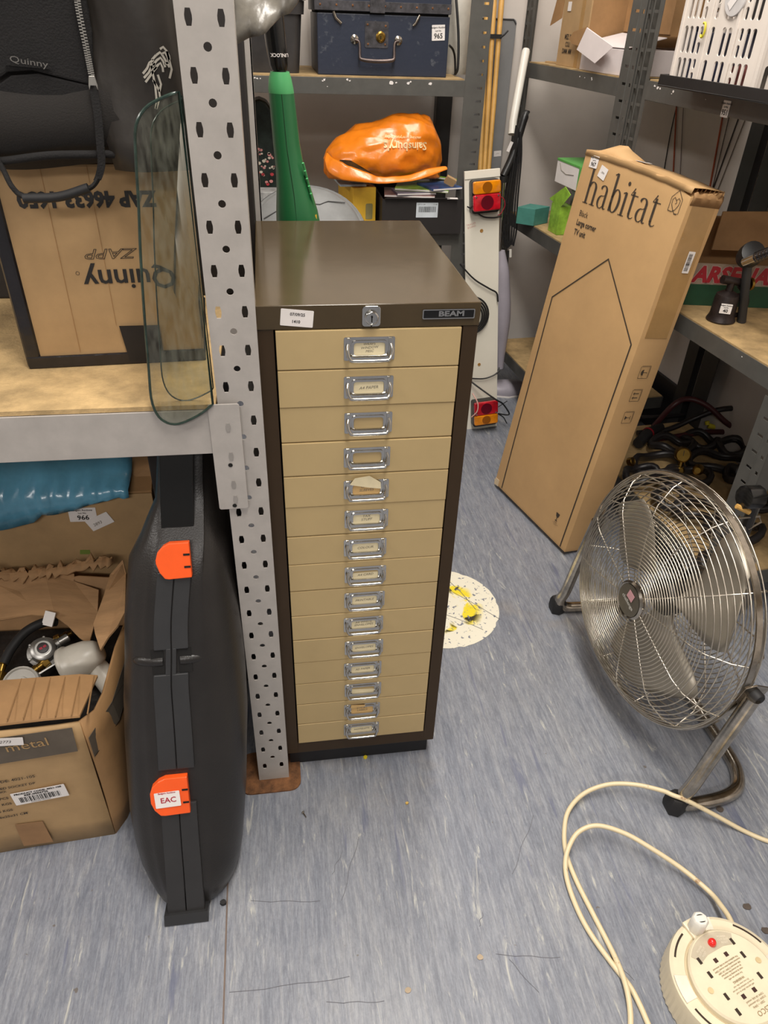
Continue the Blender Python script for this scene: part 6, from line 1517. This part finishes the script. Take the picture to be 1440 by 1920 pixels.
for t in range(22): back.append((FR_-.002-.0088*t, -.018-.0085*t if t < 7 else -.0775-.0012*(t-7)))
for (r_, z) in back: b.tube(cr_(r_, z, 60), .00125, 5, closed=True)
K(fan, 'rear_grille', b, wire_m, smooth=80)
for k in range(12):
    a = 2*PI*(k+.4)/12; c_, s_ = math.cos(a), math.sin(a)
    K(fan, 'front_spoke', B().tube([(c_*r_, s_*r_, z) for r_, z in ((.037, .0605), (.12, .0595), (.165, .0575), (.192, .050), (.225, .026), (FR_, -.002))], .0013, 5), wire_m, smooth=80)
    K(fan, 'rear_spoke', B().tube([(c_*r_, s_*r_, z) for r_, z in ((FR_, .002), (.220, -.045), (.180, -.080), (.055, -.097))], .0016, 5), wire_m, smooth=80)
bd = K(fan, 'badge', B().lathe([(.036, .058), (.038, .064), (.034, .068), (.032, .0665), (.001, .067)], 40), chrome_w, smooth=30)
K(bd, 'badge_face', B().lathe([(.0315, .0672), (.001, .0678)], 36), mat('grey_badge', (112, 106, 96), .3, .5), smooth=30)
tb = B(); text_b(tb, 'challenge', .0108, 0, -.004, z=.0682, bold=.0002, rot=R(-14)); 
K(bd, 'lettering', tb, mat('silver_print', (200, 196, 186), .4))
sticker(bd, FM @ Matrix.Translation((.004, .018, .0688)) @ Matrix.Rotation(R(-12), 4, 'Z'), .020, .019, [('Badgers', .004, 0, .004, {}), ('EAC', .006, 0, -.003, {})], inkm=ink_red, m=mat('pink_sticker', (220, 186, 186), .5), name='pink_sticker') if False else K(bd, 'pink_sticker', B().prism([(-.008, .006, .0686), (.010, .002, .0686), (.013, .018, .0686), (-.005, .022, .0686)], (0, 0, .0004)), mat('pink_sticker', (214, 160, 164), .5))
# motor and blades
K(fan, 'motor', B().lathe([(.020, -.185), (.045, -.180), (.052, -.165), (.052, -.110), (.045, -.098), (.012, -.095), (.008, .0)], 30), mat('motor_metal', (120, 118, 114), .35, .8), smooth=35)
K(fan, 'hub', B().lathe([(.034, -.040), (.036, -.012), (.030, -.004), (.001, -.002)], 30), blk, smooth=35)
blm = mat('fan_blade_alu', (172, 164, 150), .38, .55, var=.06)
for k in range(3):
    rows = []
    for i in range(12):
        t = i/11; r_ = .030+.178*t
        wid = .34+.62*math.sin(PI*min(1, t*1.05+.10)*.62)**1.2; 
        if t > .86: wid *= math.sqrt(max(.08, 1-((t-.86)/.15)**2))
        row = []
        for j in range(9):
            u2 = j/8-.5; a = 2*PI*k/3+.62+u2*wid*1.30+.16*t
            row.append(Vector((r_*math.cos(a), r_*math.sin(a), -.022+u2*.058*(.5+.5*t)*-1+.008*math.cos(u2*3))))
        rows.append(row)
    K(fan, 'blade', B().grid(rows), blm, smooth=180, solid=.0015)
# rear controls
ctl = FM @ Matrix.Translation((-.02, .205, -.135))
ctl = Matrix.Translation((.838, .090, .515)) @ FM.to_3x3().to_4x4()
K(fan, 'control_knob', B().prism([(.022*math.cos(2*PI*q/10), .022*math.sin(2*PI*q/10), -.016) for q in range(10)], (0, 0, .034)), blk_gl, fr=ctl, bevel=.004, smooth=40)
K(fan, 'knob_stalk', B().tube([ctl @ Vector((0, 0, -.01)), FM @ Vector((0, .05, -.15))], .009, 8), blk, fr=I4)
K(fan, 'lead_stub', B().tube([ctl @ Vector((.01, -.026, .0)), ctl @ Vector((.0, -.018, .024))], .005, 8), cane, fr=I4)
hk = FM.inverted() @ at(1412, 975, Y=.05)
K(fan, 'rear_hanger', B().tube([FM @ Vector((.03, .20, -.05)), at(1424, 968, Y=.10), at(1427, 979, Y=.10), at(1403, 992, Y=.09)], .002, 6), wire_m, fr=I4, smooth=60)
# bent tube stand
def W_(x, y, z): return Vector((x, y, z))
near_p = FM @ Vector((FR_+.014, 0, -.012)); far_p = FM @ Vector((-FR_-.014, 0, -.012))
TR_ = .0125
nearpath = [near_p, near_p.lerp(W_(.717, -.170, .060), .5), W_(.722, -.170, .075), W_(.712, -.170, .040), W_(.716, -.172, .020), W_(.740, -.172, .0126), W_(.80, -.166, .0126), W_(.838, -.150, .0126), W_(.857, -.118, .0126), W_(.862, -.080, .0126), W_(.860, .0, .0126)]
farpath = [W_(.855, .18, .0126), W_(.850, .29, .0126), W_(.838, .345, .0126), W_(.80, .368, .0126), W_(.74, .370, .0126), W_(.700, .372, .0126), W_(.676, .372, .020), W_(.668, .370, .042), W_(.676, .366, .075), far_p.lerp(W_(.672, .367, .060), .5), far_p]
pth = smooth_path(nearpath+farpath, 7)
for p in pth: p.z = max(p.z, TR_+.0002)
K(fan, 'tube_stand', B().tube(pth, TR_, 16), chrome_w, fr=I4, smooth=80, label='bent chrome tube stand')
for p, d in ((W_(.703, -.168, 0), .2), (W_(.668, .378, 0), .2)):
    K(fan, 'rubber_foot', B().loft([[p+Vector((x*s, y*s, z)) for x, y in ((-.017, -.014), (.0, -.022), (.018, -.014), (.018, .014), (.0, .018), (-.017, .014))] for z, s in ((0, .9), (.012, 1.0), (.030, .95), (.040, .75))]), rubber, fr=I4, bevel=.002, smooth=40)
for s_, pv, nm in ((1, near_p, 0), (-1, far_p, 1)):
    K(fan, 'pivot_bracket', B().prism([(s_*(FR_+.002), -.026, -.040), (s_*(FR_+.002), -.034, -.010), (s_*(FR_+.002), -.012, .010), (s_*(FR_+.002), .014, .002), (s_*(FR_+.002), .018, -.020), (s_*(FR_+.002), .008, -.052)], (s_*.003, 0, 0)), chrome_w, bevel=.0006)
    K(fan, 'pivot_bolt', B().lathe([(.011, 0), (.011, .012), (.009, .015), (.005, .015)], 16, FM @ frame((s_*(FR_+.005), -.001, -.022), (0, 1, 0), (0, 0, s_))), rubber, fr=I4, smooth=35)

# ------------------------------------------------------------------ extension reel and its lead
RC = Vector((.629, -.472, 0)); RS = F(RC) @ Matrix.Diagonal((.703, .703, .92, 1))
reel = T('cable_reel', 'round yellowed-white extension cable reel with four sockets lying on the floor', 'cable reel', F(RC, 0))
RA = R(-57)    # direction of the socket face, text reads from the far side
RX = Matrix.Rotation(R(122), 4, 'Z')
RO = .128
prof = [(RO-.004, .0), (RO, .004), (RO, .052), (RO-.003, .060), (RO-.010, .063), (.096, .063), (.092, .060)]
n_ = 120
rings = []
for r_, z in prof:
    rib = .0022 if .003 < z < .053 else 0
    rings.append([Vector(((r_-rib*(k % 2))*math.cos(2*PI*k/n_), (r_-rib*(k % 2))*math.sin(2*PI*k/n_), z)) for k in range(n_)])
K(reel, 'casing', B().loft(rings), cream_pl, fr=RS, smooth=28)
K(reel, 'socket_face', B().lathe([(.0915, .056), (.0915, .0705), (.088, .0735), (.001, .0738)], 72, I4), cream_pl, fr=RS, smooth=30)
pad_m = mat('smooth_pad', (236, 226, 208), .3)
for a0, a1 in ((14, 38), (190, 215), (104, 128), (280, 304)):
    pts = [((RO-.006)*math.cos(R(a0+(a1-a0)*k/6)), (RO-.006)*math.sin(R(a0+(a1-a0)*k/6)), .0628) for k in range(7)]+[(.0955*math.cos(R(a1-(a1-a0)*k/6)), .0955*math.sin(R(a1-(a1-a0)*k/6)), .0628) for k in range(7)]
    K(reel, 'thumb_pad', B().prism(pts, (0, 0, .0016)), pad_m, fr=RS @ Matrix.Rotation(R(-20), 4, 'Z'), bevel=.0004)
slot_m = mat('slot_shadow', (52, 38, 26), .8)
for a0, a1 in ((143, 172), (222, 255), (50, 80), (312, 340), (95, 97)):
    if a1-a0 < 5: continue
    pts = [(.1165*math.cos(R(a0+(a1-a0)*k/8)), .1165*math.sin(R(a0+(a1-a0)*k/8)), .0632) for k in range(9)]+[(.1125*math.cos(R(a1-(a1-a0)*k/8)), .1125*math.sin(R(a1-(a1-a0)*k/8)), .0632) for k in range(9)]
    K(reel, 'arc_slot', B().prism(pts, (0, 0, .0004)), slot_m, fr=RS @ Matrix.Rotation(R(-20), 4, 'Z'))
# winding knob
KD = R(107); kp = RC+Vector((.0745*math.cos(KD), .0745*math.sin(KD), .060))
K(reel, 'knob_bridge', B().cbox((.0745*math.cos(KD), .0745*math.sin(KD), .060), (.026, .030, .006), (0, 0, R(17))), cream_pl, bevel=.002)
K(reel, 'winding_knob', B().loft([[kp+Vector((r_*math.cos(2*PI*k/8+.3)*s, r_*math.sin(2*PI*k/8+.3)*s, z)) for k in range(8)] for r_, z, s in ((.0125, 0, 1), (.0125, .028, 1), (.010, .032, 1))]), white_pl, fr=I4, bevel=.0015, smooth=35)
for s_ in (-1, 1):
    K(reel, 'knob_slot', B().prism([kp+Vector((.005*math.cos(R(a))*1, s_*.0045+s_*.0015*math.sin(R(a)), .0321)) for a in range(0, 181, 30)], (0, 0, .0002)), ink, fr=I4)
# sockets, indicator lamp, printed panel; RF: x along the text, y up the text
RF = F(RC+Vector((0, 0, .0680))) @ Matrix.Rotation(R(17), 4, 'Z') @ Matrix.Diagonal((.703, .703, 1, 1))      # local y points at the knob
def rslot(x, y, w_, h_, m=slot_m, nm='socket_slot', rot=0):
    K(reel, nm, B().box(-w_/2, w_/2, -h_/2, h_/2, 0, .0003), m, fr=RF @ Matrix.Translation((x, y, 0)) @ Matrix.Rotation(rot, 4, 'Z'))
K(reel, 'printed_panel', B().prism([(x, y, 0) for x, y in [(.086*math.sin(R(a)), .086*math.cos(R(a))) for a in range(-42, 43, 7)]+[(.044, .046), (.022, .052), (-.022, .052), (-.044, .046)]][::-1], (0, 0, .0002)), mat('grey_print_panel', (196, 184, 160), .45), fr=RF)
K(reel, 'indicator_lamp', B().lathe([(.0085, 0), (.0085, .004), (.006, .0075), (.001, .0085)], 18, RF @ Matrix.Translation((.003, .066, .0002))), mat('red_indicator', (232, 36, 30), .2, coat=.5), fr=I4, smooth=50)
for (sx, sy, sg_) in ((-.0, .037, 1), (-.0, -.037, 1)):
    rslot(sx-.0150, sy, .0085, .0085, mat('socket_hole', (60, 30, 22), .7)); rslot(sx+.0150, sy, .0085, .0085, mat('socket_hole', (60, 30, 22), .7))
    for q in (-1, 1):
        rslot(sx+q*.047, sy+(.0135 if sy > 0 else .0145), .0065, .0130); rslot(sx+q*.047, sy-.0155, .0065, .0130)
for x, y in ((-.068, -.001), (.068, .000)):
    K(reel, 'screw_plug', B().lathe([(.006, 0), (.006, .0004), (.0052, .0002), (.001, .0002)], 18, RF @ Matrix.Translation((x, y, .0001))), mat('cream_dark', (206, 184, 140), .5), fr=I4)
tb = B()
def RT(s, sz, x, y, **k): text_b(tb, s, sz, x, y, M=RF @ UP, z=.0004, **k)
for i, s in enumerate(('This appliance must be fully unwound', 'maximum loading when wound 720W', 'fully unwound 3120W 13A 240V', 'do not exceed the rated load', 'reset by pressing the button', 'For indoor use only')):
    RT(s, .0046, 0, -.0250+.0054*i, bold=.00004)
RT('WARNING', .0062, 0, .010, bold=.0001)
for i, s in enumerate(('Do not cover this reel', 'in case of overload the cut-out', 'will operate, allow to cool')): RT(s, .0046, 0, .017+.0054*i)
RT('720W 3A fully wound', .0052, -.004, .048); RT('3120W 13A unwound', .0052, -.004, .054); RT('250V ~ 50Hz', .0058, -.002, .060); RT('ESCO', .0135, -.002, .072)
K(reel, 'lettering', tb, mat('faint_brown_print', (150, 128, 92), .6), fr=I4)
tb = B()
for i, s in enumerate(('POWER', 'CUT OUT', 'RESET')):
    text_b(tb, s, .0055, -.030+i*.001, .068-.006*i, M=RF, z=.0004, rot=R(20)); text_b(tb, s, .0055, .032-i*.001, .068-.006*i, M=RF, z=.0004, rot=R(-20))
K(reel, 'panel_lettering', tb, mat('pale_print', (228, 218, 198), .5), fr=I4)
# lead: one cable, coming out of the reel, looping and leaving
CR = .0042
cm = mat('cream_cable', (220, 203, 166), .4, var=.06, scale=30, col2=(150, 110, 74), thr=(.64, .72))
def fp2(px, py, z=CR): return at(px, py, Z=z)
p1 = [(1380, 1752, .040), (1368, 1722, .038), (1352, 1698, .028), (1330, 1672, .014), (1280, 1630, .018), (1220, 1590, .030), (1170, 1562, .036), (1120, 1548, .036), (1085, 1560, .028), (1066, 1590, .016), (1060, 1622, .010), (1066, 1660, .006), (1085, 1710, CR), (1110, 1755, CR), (1150, 1810, CR), (1180, 1848, CR), (1200, 1885, CR), (1222, 1935, CR), (1260, 2010, CR)]
p2 = [(1480, 1586, CR), (1440, 1577, CR), (1395, 1558, CR), (1340, 1528, .022), (1290, 1502, .043), (1262, 1491, .046), (1240, 1482, .042), (1190, 1471, .032), (1140, 1471, .024), (1095, 1488, .014), (1066, 1520, .008), (1058, 1560, CR), (1062, 1602, CR), (1080, 1650, CR), (1110, 1710, CR), (1140, 1768, CR), (1160, 1810, .008), (1174, 1850, .011), (1181, 1890, .007), (1182, 1930, CR), (1176, 2010, CR)]
pL = smooth_path([fp2(*p) for p in p1+p2[::-1]], 8)
K(None, 'extension_lead', B().tube(pL, CR, 10), cm, smooth=80, label='cream extension lead looping over the floor from the cable reel past the fan foot', cat='cable')
